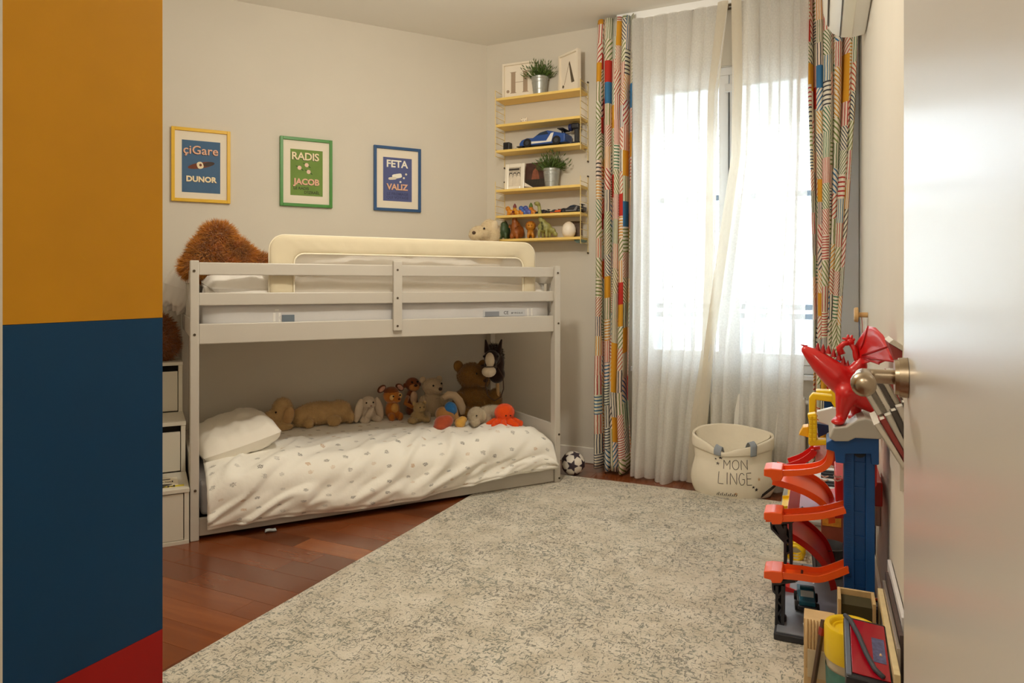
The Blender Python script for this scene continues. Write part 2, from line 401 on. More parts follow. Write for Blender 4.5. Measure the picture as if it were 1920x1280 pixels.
# outside: guard bars with a safety mesh and the house across the street
gd = thing('window_guard', 'grey balcony guard with horizontal bars and wire safety mesh outside window', 'railing', (C0[0], C0[1], 0), A_WIN)
GREY = mat('guard_metal', (96, 104, 112), .5, .3)
for z in (.98, 1.04, 1.77): obj('bar', MB().box((WX0 - .3, .42, z - .018), (WX1 + .4, .45, z + .018)), GREY, gd, bevel=.003)
for x in (WX0 - .3, WX1 + .37): obj('post', MB().box((x, .42, 0), (x + .03, .45, 2.6)), GREY, gd)
mb = MB()
z = .99
while z < 2.6: mb.box((WX0 - .3, .434, z), (WX1 + .4, .4365, z + .0025)); z += .092
x = WX0 - .3
while x < WX1 + .4: mb.box((x, .434, .99), (x + .0025, .4365, 2.6)); x += .092
obj('mesh_wire', mb, GREY, gd, kind='stuff')
for i in range(14):
    x = WX0 - .25 + i * .13
    obj('baluster', MB().cyl((x, .435, .05), (x, .435, .965), .007, n=8), GREY, gd)
slab('balcony_floor', [tuple(toworld(FW, p)[:2]) for p in ((.6, .15), (3.2, .15), (3.2, 1.0), (.6, 1.0))], -.2, -.02, mat('balcony_tile', (190, 184, 174), .8))
bd = thing('apartment_building', 'pale apartment building across the street seen faintly through the sheer curtains', 'building', tuple(toworld(FW, (1.6, 9.0))), A_WIN)
FAC = mat('facade_paint', (236, 233, 226), .9, var=.02, scale=.6)
obj('facade', MB().box((-7, 0, -6), (7, 3, 2.6)), FAC, bd)
for i in range(6):
    for zz in (-3.6, -.9):
        wn = obj('window', MB().box((-5.6 + i * 2.1, -.03, zz), (-4.5 + i * 2.1, .02, zz + 1.5)), mat('far_window_frame', (214, 214, 212), .5), bd)
        obj('pane', MB().box((-5.53 + i * 2.1, -.045, zz + .08), (-5.09 + i * 2.1, -.03, zz + 1.42)), mat('far_glass', (120, 134, 146), .15), wn)
        obj('pane', MB().box((-5.01 + i * 2.1, -.045, zz + .08), (-4.57 + i * 2.1, -.03, zz + 1.42)), mat('far_glass', (120, 134, 146), .15), wn)
obj('cornice', MB().box((-7.1, -.25, 2.4), (7.1, 0, 2.6)), FAC, bd)
slab('street_ground', [tuple(toworld(FW, p)[:2]) for p in ((-30, .3), (30, .3), (30, 30), (-30, 30))], -6.3, -6.0, mat('street_ground', (150, 148, 144), .9))

# unseen lamps added as fill, outside the frame; warm bedroom lamp guessed from walls
def fill_globe(loc, drop, label, power, r=.12):
    t = thing('fill_pendant', label, 'lamp', loc)
    obj('ceiling_rose', MB().lathe([(.001, 0), (.05, 0), (.05, -.012), (.02, -.025), (.001, -.026)], 24), WHITE_TRIM, t, smooth=40)
    obj('cord', MB().cyl((0, 0, -.02), (0, 0, -drop + r), .004, n=8), WHITE_TRIM, t)
    m = bpy.data.materials.get('globe_glass')
    if not m:
        m = sheer_glass()
    obj('globe', MB().ell((0, 0, -drop), r, n=24), m, t, smooth=True)
    ld = bpy.data.lights.new('fill_bulb', 'POINT'); ld.shadow_soft_size = r * .8; ld.energy = power; ld.color = (1.0, .925, .79)
    lo = bpy.data.objects.new('fill_bulb', ld); col.objects.link(lo); lo.parent = t; lo.location = (0, 0, -drop)
def sheer_glass():
    m = bpy.data.materials.new('globe_glass'); m.use_nodes = True; N = m.node_tree.nodes; L = m.node_tree.links; N.remove(N['Principled BSDF'])
    tr = N.new('ShaderNodeBsdfTransparent'); em = N.new('ShaderNodeEmission'); em.inputs[0].default_value = (1, .92, .77, 1); em.inputs[1].default_value = 3
    mx = N.new('ShaderNodeMixShader'); mx.inputs[0].default_value = .25; L.new(tr.outputs[0], mx.inputs[1]); L.new(em.outputs[0], mx.inputs[2]); L.new(mx.outputs[0], N['Material Output'].inputs[0])
    return m
p = T2W(-1.30, 2.2); fill_globe((p.x, p.y, CEIL), .44, 'unseen round white pendant lamp added as fill light in the bedroom', ROOM_FILL_W)
p = T2W(-.5, -.7); fill_globe((p.x, p.y, CEIL - .2), .3, 'unseen round white pendant lamp added as fill light in the hall', HALL_FILL_W)
# ================================================================ CURTAINS
def math_node(N, L, op, a, b=None, c=None):
    n = N.new('ShaderNodeMath'); n.operation = op
    for i, v in enumerate((a, b, c)):
        if v is None: continue
        if isinstance(v, (int, float)): n.inputs[i].default_value = v
        else: L.new(v, n.inputs[i])
    return n.outputs[0]
def patch_print():
    m = bpy.data.materials.new('patchwork_print'); m.use_nodes = True; nt = m.node_tree; N = nt.nodes; L = nt.links; b = N['Principled BSDF']
    M_ = lambda op, a, b_=None, c=None: math_node(N, L, op, a, b_, c)
    uv = N.new('ShaderNodeUVMap'); sp = N.new('ShaderNodeSeparateXYZ'); L.new(uv.outputs[0], sp.inputs[0])
    U, Vv = sp.outputs[0], sp.outputs[1]
    def wn(x, y, z=0.):
        cb = N.new('ShaderNodeCombineXYZ')
        for i, q in enumerate((x, y, z)):
            if isinstance(q, (int, float)): cb.inputs[i].default_value = q
            else: L.new(q, cb.inputs[i])
        n = N.new('ShaderNodeTexWhiteNoise'); n.noise_dimensions = '3D'; L.new(cb.outputs[0], n.inputs['Vector']); return n
    ci = M_('FLOOR', M_('DIVIDE', U, .078))
    cn = wn(ci, 3.3); hgt = M_('MULTIPLY_ADD', cn.outputs['Value'], .06, .10)
    vo = M_('ADD', Vv, M_('MULTIPLY', wn(ci, 9.1).outputs['Value'], 7.0))
    ri = M_('FLOOR', M_('DIVIDE', vo, hgt))
    A = wn(ci, ri, 1.7); B = wn(ci, ri, 5.2); Cc = wn(ci, ri, 8.9)
    th = M_('MULTIPLY', M_('FLOOR', M_('MULTIPLY', A.outputs['Value'], 4.99)), math.pi / 4)       # stripe direction
    per = M_('MULTIPLY_ADD', B.outputs['Value'], .012, .014)
    wob = N.new('ShaderNodeTexNoise'); wob.inputs['Scale'].default_value = 22; L.new(uv.outputs[0], wob.inputs['Vector'])
    ph = M_('ADD', M_('ADD', M_('MULTIPLY', U, M_('COSINE', th)), M_('MULTIPLY', Vv, M_('SINE', th))), M_('MULTIPLY', wob.outputs['Fac'], .007))
    fr = M_('FRACT', M_('DIVIDE', ph, per))
    stripe = M_('LESS_THAN', fr, .36)
    solid = M_('GREATER_THAN', Cc.outputs['Value'], .86)
    fac = M_('MAXIMUM', stripe, solid)
    def ramp(src, cols):
        r = N.new('ShaderNodeValToRGB'); r.color_ramp.interpolation = 'CONSTANT'; e = r.color_ramp.elements
        e[0].position = 0; e[0].color = (*lin(cols[0]), 1); e[1].position = 1 / len(cols); e[1].color = (*lin(cols[1]), 1)
        for i in range(2, len(cols)): x = e.new(i / len(cols)); x.color = (*lin(cols[i]), 1)
        L.new(src, r.inputs[0]); return r.outputs[0]
    line = ramp(B.outputs['Value'], [(196, 66, 58), (98, 128, 72), (58, 74, 98), (222, 158, 52), (74, 132, 96), (206, 104, 84), (66, 122, 168), (132, 148, 84), (190, 70, 66), (84, 84, 90)])
    fill = ramp(A.outputs['Value'], [(204, 62, 52), (226, 166, 54), (226, 166, 54), (70, 128, 178), (226, 166, 54), (204, 62, 52), (226, 166, 54)])
    base = ramp(Cc.outputs['Value'], [(240, 232, 216), (242, 226, 212), (236, 232, 212), (240, 234, 222)])
    m1 = N.new('ShaderNodeMix'); m1.data_type = 'RGBA'; L.new(solid, m1.inputs[0]); L.new(line, m1.inputs[6]); L.new(fill, m1.inputs[7])
    m2 = N.new('ShaderNodeMix'); m2.data_type = 'RGBA'; L.new(fac, m2.inputs[0]); L.new(base, m2.inputs[6]); L.new(m1.outputs[2], m2.inputs[7])
    b.inputs['Roughness'].default_value = .85; b.inputs['Specular IOR Level'].default_value = .2
    L.new(m2.outputs[2], b.inputs['Base Color'])
    tl = N.new('ShaderNodeBsdfTranslucent'); L.new(m2.outputs[2], tl.inputs[0])
    mx = N.new('ShaderNodeMixShader'); mx.inputs[0].default_value = .22
    L.new(b.outputs[0], mx.inputs[1]); L.new(tl.outputs[0], mx.inputs[2]); L.new(mx.outputs[0], N['Material Output'].inputs[0])
    return m
def sheer_mat(name, tr, c=(250, 244, 232)):
    m = bpy.data.materials.new(name); m.use_nodes = True; nt = m.node_tree; N = nt.nodes; L = nt.links; N.remove(N['Principled BSDF'])
    a = N.new('ShaderNodeBsdfTransparent'); d = N.new('ShaderNodeBsdfDiffuse'); t = N.new('ShaderNodeBsdfTranslucent')
    for x in (d, t): x.inputs[0].default_value = (*lin(c), 1)
    uv = N.new('ShaderNodeUVMap'); wv = N.new('ShaderNodeTexNoise'); wv.inputs['Scale'].default_value = 90; L.new(uv.outputs[0], wv.inputs['Vector'])
    mr = N.new('ShaderNodeMapRange'); mr.inputs[3].default_value = tr - .12; mr.inputs[4].default_value = tr + .12; L.new(wv.outputs['Fac'], mr.inputs[0])
    m1 = N.new('ShaderNodeMixShader'); m1.inputs[0].default_value = .62; L.new(d.outputs[0], m1.inputs[1]); L.new(t.outputs[0], m1.inputs[2])
    m2 = N.new('ShaderNodeMixShader'); L.new(mr.outputs[0], m2.inputs[0]); L.new(m1.outputs[0], m2.inputs[1]); L.new(a.outputs[0], m2.inputs[2]); L.new(m2.outputs[0], N['Material Output'].inputs[0])
    return m
PRINT = patch_print(); SHEER = sheer_mat('sheer_voile', .24, (250, 249, 246)); HEM = sheer_mat('sheer_hem', .06, (238, 230, 214))
ZT = 2.862
def lerp_tab(tab, z):                                     # tab of (z, value) from top down
    for (z0, a), (z1, b) in zip(tab, tab[1:]):
        if z >= z1: return a + (b - a) * (z0 - z) / (z0 - z1)
    return tab[-1][1]
def drape(tl, tr, d0, folds, amp, seed, zb, width, nu=150, nv=70, uoff=0., flare=.0, hemx=0., ztop=ZT, over=.012):
    rnd = random.Random(seed); ph = [rnd.uniform(0, 6.3) for _ in range(6)]
    def fn(u, v):
        z = ztop + (zb(u) - ztop) * v
        x0, x1 = lerp_tab(tl, z), lerp_tab(tr, z)
        uu = u + .018 * math.sin(u * 21 + ph[3]) + .01 * math.sin(v * 4 + u * 9 + ph[4])
        a = amp * (.55 + .45 * min(1, v * 5)) * (1 + flare * max(0, v - .7) / .3)
        y = a * math.sin(2 * math.pi * folds * uu + ph[0] + .5 * math.sin(3 * v + ph[1])) + .35 * a * math.sin(2 * math.pi * folds * .37 * uu + ph[2] + 2 * v) 
        y += .006 * math.sin(v * 11 + u * 17 + ph[5])
        xx_ = x0 + (x1 - x0) * u
        if d0 > .18: y += .085 * max(0, 1 - max(0, z - .42) / .35) * max(0, 1 - (abs(xx_ - 1.72) / .36) ** 4)     # pressed back by the laundry bag
        x = x0 + (x1 - x0) * u + over * math.cos(2 * math.pi * folds * uu + ph[0]) * (min(1, u * 12, (1 - u) * 12))
        return (x, -d0 + y - .02 * flare * max(0, v - .9) / .1, z)
    return MB().grid(fn, nu, nv, lambda u, v: (uoff + u * width, (1 - v) * ZT))
def wx(px, py, d): return onplane(FW, px, py, -d)[0]
def wz(px, py, d): return onplane(FW, px, py, -d)[1]
def curtain(name, label, cat, mb, m, group=None, solid=.0015):
    o = obj(name, mb, m, smooth=True, recalc=False, solid=solid); o.location = (C0[0], C0[1], 0); o.rotation_euler = (0, 0, A_WIN)
    return tag(o, label, cat, group)
# printed curtains
tl = [(ZT, wx(1119, 50, .15)), (2.6, wx(1117, 120, .15)), (0, wx(1117, 860, .15))]
tr = [(ZT, wx(1192, 45, .15)), (2.4, wx(1188, 150, .15)), (1.2, wx(1184, 535, .15)), (.5, wx(1180, 730, .15)), (0, wx(1190, 880, .15))]
curtain('printed_curtain', 'colourful striped patchwork curtain hanging beside the wall shelves', 'curtain',
        drape(tl, tr, .16, 4.6, .045, 3, lambda u: .02 + .012 * math.sin(u * 16), 1.0, 190, 60, flare=.3), PRINT, 'patchwork curtains')
tl = [(ZT, wx(1512, 0, .15)), (2.2, wx(1516, 150, .15)), (1.6, wx(1522, 330, .15)), (1.0, wx(1527, 600, .15)), (0, wx(1524, 900, .15))]
tr = [(ZT, wx(1612, 0, .13)), (2.2, wx(1604, 150, .13)), (1.6, wx(1591, 330, .13)), (1.0, wx(1577, 600, .13)), (0, wx(1572, 900, .13))]
curtain('printed_curtain', 'colourful striped patchwork curtain hanging below the air conditioner', 'curtain',
        drape(tl, tr, .17, 5.2, .04, 5, lambda u: .02 + .01 * math.sin(u * 13), 1.0, 190, 60, uoff=2.37), PRINT, 'patchwork curtains')
# sheer curtains
sd = .19
tl = [(ZT, wx(1184, 60, sd)), (0, wx(1184, 880, sd))]
tr = [(ZT, wx(1368, 30, sd)), (2.3, wx(1347, 185, sd)), (1.3, wx(1342, 500, sd)), (.8, wx(1336, 640, sd)), (.4, wx(1316, 780, sd)), (0, wx(1306, 900, sd))]
scu = curtain('sheer_curtain', 'white sheer curtain hanging beside the striped curtain and wall shelves', 'curtain',
        drape(tl, tr, sd, 7.5, .035, 11, lambda u: .012 + .01 * math.sin(u * 9), 1.9, 260, 60, flare=.9, ztop=2.82, over=.02), SHEER, 'sheer curtains', 0)
def hem(parent, tab, wd, d, name='hem', dz=0.):
    def fn(u, v):
        z = 2.82 * (1 - v) + .012; x = lerp_tab(tab, z)
        return (x - wd + 2 * wd * u, -d - .012 * math.sin(u * 3.1) + .008 * math.sin(v * 9), z)
    h = obj(name, MB().grid(fn, 6, 60, lambda u, v: (u, v)), HEM, parent, smooth=True, recalc=False)
hem(scu, [(z, x - .03) for z, x in tr], .03, sd + .02)
tl = [(ZT, wx(1372, 20, sd)), (2.33, wx(1374, 165, sd)), (1.93, wx(1372, 300, sd)), (1.63, wx(1358, 400, sd)), (1.3, wx(1343, 500, sd)), (.83, wx(1322, 640, sd)), (.4, wx(1310, 780, sd)), (0, wx(1300, 900, sd))]
tr = [(ZT, wx(1518, 0, sd)), (1.2, wx(1512, 500, sd)), (.4, wx(1505, 800, sd)), (0, wx(1492, 925, sd))]
scu = curtain('sheer_curtain', 'white sheer curtain hanging behind the laundry bag', 'curtain',
        drape(tl, tr, sd + .01, 7.5, .035, 17, lambda u: .012 + .01 * math.sin(u * 11), 1.9, 260, 60, flare=.9, ztop=2.82, over=.02), SHEER, 'sheer curtains', 0)
hem(scu, [(z, x + .03) for z, x in tl], .028, sd + .035)
# track on the ceiling
tk = thing('curtain_track', 'white double curtain track fixed to the ceiling above the window', 'curtain track', (C0[0], C0[1], 0), A_WIN)
obj('rail', MB().box((1.0, -.15, 2.838), (2.2, -.06, CEIL - .0005)), PVC, tk, bevel=.003)
obj('runner_channel', MB().box((1.01, -.146, 2.826), (2.19, -.136, 2.8385)).box((1.01, -.09, 2.826), (2.19, -.08, 2.8385)), mat('track_slot', (96, 84, 66), .6), tk)
rnd = random.Random(4)
for i in range(22):
    x = 1.03 + i * .054
    obj('hook', MB().cyl((x, -.146, 2.812), (x, -.146, 2.83), .004, n=6), mat('hook_plastic', (120, 96, 66), .5), tk)

# radiator under the window
rad = thing('radiator', 'white column radiator under the window behind the sheer curtains', 'radiator', (C0[0], C0[1], 0), A_WIN)
RADM = mat('radiator_enamel', (236, 234, 228), .4)
n = 15; x0 = 1.16
for i in range(n):
    xx = x0 + i * .068
    obj('column', MB().box((xx, -.115, .12), (xx + .052, -.04, .54)), RADM, rad, bevel=.012, seg=3)
obj('pipe', MB().cyl((x0 + .01, -.078, .15), (x0 + n * .068 - .02, -.078, .15), .014, n=12).cyl((x0 + .01, -.078, .51), (x0 + n * .068 - .02, -.078, .51), .014, n=12), RADM, rad, smooth=40)
obj('foot', MB().box((x0 + .03, -.1, .001), (x0 + .06, -.055, .122)).box((x0 + .9, -.1, .001), (x0 + .93, -.055, .122)), RADM, rad)

# air conditioner on the right wall
ac = thing('air_conditioner', 'white wall mounted air conditioner above the printed curtain', 'air conditioner', (R0[0], R0[1], 0), A_RGT)
ACM = mat('ac_plastic', (240, 236, 224), .3)
prof = [(-.002, 2.40), (-.06, 2.392), (-.105, 2.398), (-.15, 2.425), (-.175, 2.47), (-.19, 2.53), (-.192, 2.60), (-.18, 2.665), (-.15, 2.69), (-.002, 2.69)]
obj('casing', MB().prism(prof, lambda p: (p[0], -.60, p[1]), lambda p: (p[0], -1.42, p[1])), ACM, ac, bevel=.006, smooth=50)
dk = mat('ac_gap', (66, 60, 50), .7)
obj('air_outlet', MB().prism([(-.113, 2.3995), (-.117, 2.4025), (-.117, 2.399), (-.113, 2.396)], lambda p: (p[0], -.615, p[1]), lambda p: (p[0], -1.40, p[1])), dk, ac)
obj('front_seam', MB().prism([(-.1655, 2.449), (-.1695, 2.457), (-.172, 2.456), (-.168, 2.447)], lambda p: (p[0], -.64, p[1]), lambda p: (p[0], -1.40, p[1])), dk, ac)
obj('flap', MB().prism([(-.062, 2.3915), (-.108, 2.398), (-.109, 2.394), (-.062, 2.387)], lambda p: (p[0], -.63, p[1]), lambda p: (p[0], -1.39, p[1])), mat('ac_flap', (244, 240, 222), .3), ac, bevel=.001)

# ================================================================ WARDROBE WITH COLOUR BLOCK SIDE
wd = thing('wardrobe', 'tall wardrobe whose side is painted in yellow, blue and red blocks', 'wardrobe', (0, 0, 0), A_WIN)
WT, WR0, WR1 = -1.322, ENT + .004, 1.024
WCAR = mat('wardrobe_white', (232, 226, 212), .5)
obj('carcass', MB().box((-2.3, WR0, .0), (WT - .018, WR1, 2.45)), WCAR, wd, bevel=.002)
def painted(nm, c):
    return mat(nm, c, .5, spec=.3, var=.05, scale=7, bump=.05, bscale=30)
z1, z2 = .441, 1.111
obj('side_block', MB().box((WT - .018, WR0, 0), (WT, WR1, z1 - .0006)), painted('paint_red', (176, 12, 10)), wd, bevel=.0006)['label'] = 'red painted block at the foot of the side'
obj('side_block', MB().box((WT - .018, WR0, z1), (WT, WR1, z2 - .0006)), painted('paint_blue', (0, 66, 112)), wd, bevel=.0006)['label'] = 'blue painted block'
obj('side_block', MB().box((WT - .018, WR0, z2), (WT, WR1, 2.45)), painted('paint_yellow', (214, 152, 14)), wd, bevel=.0006)['label'] = 'yellow painted block'
for x in (-2.3, -1.825):
    d = obj('door', MB().box((x + .003, WR1 + .001, .06), (x + .462, WR1 + .019, 2.43)), WCAR, wd, bevel=.002)
    obj('knob', MB().ell((x + (.42 if x < -2 else .05), WR1 + .036, 1.05), (.013, .018, .013)), STEEL, d, smooth=True)

# ================================================================ RUG
def rug_mat():
    m = bpy.data.materials.new('wool_rug'); m.use_nodes = True; nt = m.node_tree; N = nt.nodes; L = nt.links; b = N['Principled BSDF']
    M_ = lambda op, a, b_=None, c=None: math_node(N, L, op, a, b_, c)
    tc = N.new('ShaderNodeTexCoord')
    def nz(scale, sx=1., sy=1., rot=0., det=3., dist=0.):
        mp = N.new('ShaderNodeMapping'); mp.inputs['Scale'].default_value = (sx, sy, 1); mp.inputs['Rotation'].default_value = (0, 0, rot)
        L.new(tc.outputs['Object'], mp.inputs[0]); n = N.new('ShaderNodeTexNoise'); n.inputs['Scale'].default_value = scale; n.inputs['Detail'].default_value = det; n.inputs['Distortion'].default_value = dist
        L.new(mp.outputs[0], n.inputs['Vector']); return n.outputs['Fac']
    a = nz(105, 1, .42, .6, 2, 1.2); c = nz(105, .42, 1, .6, 2, 1.2); big = nz(2.6, det=4); fine = nz(260)
    sp = M_('MAXIMUM', a, c)
    thr = M_('MULTIPLY_ADD', big, -.22, .69)
    mr = N.new('ShaderNodeMapRange'); L.new(M_('SUBTRACT', sp, thr), mr.inputs[0]); mr.inputs[1].default_value = -.012; mr.inputs[2].default_value = .07
    cr = N.new('ShaderNodeValToRGB'); e = cr.color_ramp.elements; e[0].position = .38; e[0].color = (*lin((104, 104, 98)), 1); e[1].position = .62; e[1].color = (*lin((106, 117, 109)), 1); L.new(nz(4.2, det=2), cr.inputs[0])
    bs = N.new('ShaderNodeValToRGB'); e = bs.color_ramp.elements; e[0].position = .3; e[0].color = (*lin((202, 193, 175)), 1); e[1].position = .7; e[1].color = (*lin((227, 220, 206)), 1); L.new(nz(9, det=5), bs.inputs[0])
    mx = N.new('ShaderNodeMix'); mx.data_type = 'RGBA'; L.new(M_('MULTIPLY', mr.outputs[0], .75), mx.inputs[0]); L.new(bs.outputs[0], mx.inputs[6]); L.new(cr.outputs[0], mx.inputs[7])
    L.new(mx.outputs[2], b.inputs['Base Color']); b.inputs['Roughness'].default_value = .95; b.inputs['Specular IOR Level'].default_value = .1; b.inputs['Sheen Weight'].default_value = .2
    bp = N.new('ShaderNodeBump'); bp.inputs['Strength'].default_value = .7; bp.inputs['Distance'].default_value = .006
    hh = M_('ADD', M_('MULTIPLY', fine, .7), M_('MULTIPLY', mr.outputs[0], -.6)); L.new(hh, bp.inputs['Height']); L.new(bp.outputs[0], b.inputs['Normal'])
    return m
RZ = .013
A_RUG = math.radians(-25)
tR0, tR1, rR0, rR1 = -1.852, .06, 1.15, 4.023
def rugf(u, v):
    x = tR0 + (tR1 - tR0) * u; y = rR0 + (rR1 - rR0) * v
    e = min(u * (tR1 - tR0), (1 - u) * (tR1 - tR0), v * (rR1 - rR0), (1 - v) * (rR1 - rR0))
    wv = .004 * noise.noise((x * 3, y * 3, 1)) if e < .02 else 0
    return (x + (wv if u in (0, 1) else 0), y + (wv if v in (0, 1) else 0), RZ * (1 - max(0, 1 - e / .012) ** 2) + .0007 * noise.noise((x * 25, y * 25, 0)) * (e > .01))
def rug_grid():
    us = [0, .001, .003, .006] + [i / 70 for i in range(1, 70)] + [.994, .997, .999, 1]
    vs2 = [0, .001, .002, .004] + [i / 100 for i in range(1, 100)] + [.996, .998, .999, 1]
    mb = MB()
    for v in vs2:
        for u in us: mb.v.append(rugf(u, v))
    n = len(us)
    for j in range(len(vs2) - 1):
        for i in range(n - 1): a = j * n + i; mb.f.append((a, a + 1, a + n + 1, a + n))
    return mb
rug = obj('rug', rug_grid(), rug_mat(), smooth=True, recalc=False); rug.rotation_euler = (0, 0, A_RUG)
tag(rug, 'large cream wool rug flecked with grey and sage green on the wooden floor', 'rug')
# ================================================================ LOW BUNK BED
BEDW = mat('bed_lacquer', (198, 192, 182), .38, var=.012, scale=6)
BOLT = mat('bolt_steel', (92, 82, 70), .4, .8)
LEN, WID = 1.962, .92
bedloc = (L0[0], L0[1], 0)
bed = thing('bunk_bed', 'low white wooden bunk bed with guard rails in the room corner', 'bed', bedloc, A_BED)
pw, pd, PZ = .019, .052, 1.296
for sx in (0, LEN):
    for y0 in (0, WID - pd):
        zb = RZ if sx and y0 == 0 else .0
        obj('post', MB().box((sx - pw, y0, zb), (sx + pw, y0 + pd, PZ)), BEDW, bed, bevel=.004)
def rail(nm, z0, z1, y0, y1, x0=pw, x1=LEN - pw): return obj(nm, MB().box((x0, y0, z0), (x1, y1, z1)), BEDW, bed, bevel=.004)
rail('guard_rail', 1.229, 1.288, .016, .040); rail('guard_rail', 1.086, 1.146, .016, .040); rail('side_rail', .907, 1.001, .012, .040)
rail('base_board', .016, .098, .014, .036)
rail('guard_rail', 1.229, 1.288, WID - .034, WID - .012); rail('side_rail', .907, 1.001, WID - .036, WID - .010); rail('base_board', .016, .098, WID - .036, WID - .014)
obj('brace', MB().box((.95, -.006, .942), (.998, .0155, 1.308)), BEDW, bed, bevel=.004)
for px, py in ((745.5, 506), (745.5, 558.5), (745.5, 611)):
    x, z = onplane(FB, px, py, -.006); obj('bolt', MB().cyl((x, -.005, z), (x, -.0085, z), .0058, n=12), BOLT, bed)
for px, py in ((364, 507.7), (364.8, 627.6), (366, 920), (1046, 511.7), (1047, 606), (1048, 814), (1048.5, 896)):
    x, z = onplane(FB, px, py, 0); x = min(max(x, -.012), LEN + .012)
    obj('bolt', MB().cyl((x, .001, z), (x, -.0025, z), .0062, n=12), BOLT, bed)
for sx in (0, LEN):
    obj('end_rail', MB().box((sx - .011, pd, 1.19), (sx + .011, WID - pd, 1.255)), BEDW, bed, bevel=.003)
    obj('end_rail', MB().box((sx - .011, pd, .93), (sx + .011, WID - pd, 1.02)), BEDW, bed, bevel=.003)
    obj('end_board', MB().box((sx - .011, pd, .03), (sx + .011, WID - pd, .352)), BEDW, bed, bevel=.003)
    n = 9
    for i in range(n):
        y = pd + .03 + i * (WID - 2 * pd - .1) / (n - 1)
        obj('end_slat', MB().box((sx - .007, y, 1.02), (sx + .007, y + .038, 1.19)), BEDW, bed, bevel=.002)
for i in range(12):
    x = .1 + i * .155
    obj('bed_slat', MB().box((x, .041, .935), (x + .07, WID - .037, .951)), mat('pine_slat', (214, 184, 140), .6, var=.08, scale=12), bed, bevel=.002)
    obj('bed_slat', MB().box((x, .037, .07), (x + .07, WID - .037, .086)), mat('pine_slat', (214, 184, 140), .6), bed, bevel=.002)

# bedding ------------------------------------------------------------------------
COTTON = mat('white_cotton', (236, 232, 226), .85, var=.02, scale=10, bump=.25, bscale=22, sheen=.15, spec=.2)
GREYCOT = mat('grey_mattress_cover', (206, 204, 204), .85, var=.03, scale=8, bump=.15, bscale=30, spec=.2)
CREAMF = mat('cream_padded_fabric', (220, 208, 180), .8, var=.02, scale=9, bump=.2, bscale=16, sheen=.2, spec=.2)
def fab(o, label, cat, group=None):
    o.location = bedloc; o.rotation_euler = (0, 0, A_BED); return tag(o, label, cat, group)
def soft_box(a, b, r, nz_=.004, sc=9., nu=40, nv=20):     # box with rounded, slightly lumpy faces
    bm = bmesh.new(); bmesh.ops.create_cube(bm, size=1)
    bmesh.ops.subdivide_edges(bm, edges=bm.edges[:], cuts=nv, use_grid_fill=True)
    ctr = [(p + q) / 2 for p, q in zip(a, b)]; hs = [(q - p) / 2 for p, q in zip(a, b)]
    mb = MB()
    for v in bm.verts:
        p = V((v.co.x * 2 * hs[0], v.co.y * 2 * hs[1], v.co.z * 2 * hs[2]))
        inner = V([max(-(h - r), min(h - r, c)) for h, c in zip(hs, p)]); d = p - inner
        if d.length > 1e-6: p = inner + d.normalized() * r
        p = p + V(ctr); k = noise.noise(p * sc) * nz_ + noise.noise(p * sc * 2.7) * nz_ * .5
        n = d.normalized() if d.length > 1e-6 else V((0, 0, 1)); mb.v.append(tuple(p + n * k))
    bm.verts.index_update(); mb.f = [tuple(q.index for q in f.verts) for f in bm.faces]; bm.free(); return mb
def pillow_mb(c, L, W, H, rot=(0, 0, 0), seed=0, n=26, lump=.02):
    R = Euler([math.radians(a) for a in rot]).to_matrix(); mb = MB()
    def fn(sgn):
        def f(u, v):
            a, b = 2 * u - 1, 2 * v - 1
            e = (max(0, 1 - a ** 4) ** .5) * (max(0, 1 - b ** 4) ** .5)
            p = V((L / 2 * a * (1 - .05 * b * b), W / 2 * b * (1 - .05 * a * a), sgn * H / 2 * e))
            p.z += lump * e * noise.noise((a * 2.2 + seed, b * 2.2, sgn * 3 + seed)) + lump * .5 * e * noise.noise((a * 6 + seed, b * 4, 5))
            return V(c) + R @ p
        return f
    mb.grid(fn(1), n, n, lambda u, v: (u * L, v * W)); mb.grid(fn(-1), n, n, lambda u, v: (u * L, v * W)); return mb
m = fab(obj('mattress', soft_box((.03, .05, .952), (LEN - .03, WID - .05, 1.098), .025), GREYCOT, smooth=True), 'grey covered mattress on the upper bunk', 'mattress')
x0, z0 = onplane(FB, 906, 596, .048); x1, z1 = onplane(FB, 984, 582, .048)
lab = obj('care_label', MB().box((x0, .0455, 1.003), (x1, .0478, z1 + .006)), mat('label_grey', (196, 198, 202), .7), m)
lab2 = obj('print_block', MB().box((x0 + .01, .0446, 1.004), (x0 + .10, .0455, z1 - .002)), mat('label_dark', (134, 138, 146), .7), lab)
TOUP = Matrix.Rotation(math.pi / 2, 4, 'X')
text_mesh('lettering', 'CE', .026, mat('ink_dark', (60, 60, 66), .7), lab, Matrix.Translation((x0 + .145, .0448, 1.022)) @ TOUP)
text_mesh('lettering', '30° M O A X', .014, MATS['ink_dark'], lab, Matrix.Translation((x0 + .215, .0448, 1.02)) @ TOUP)
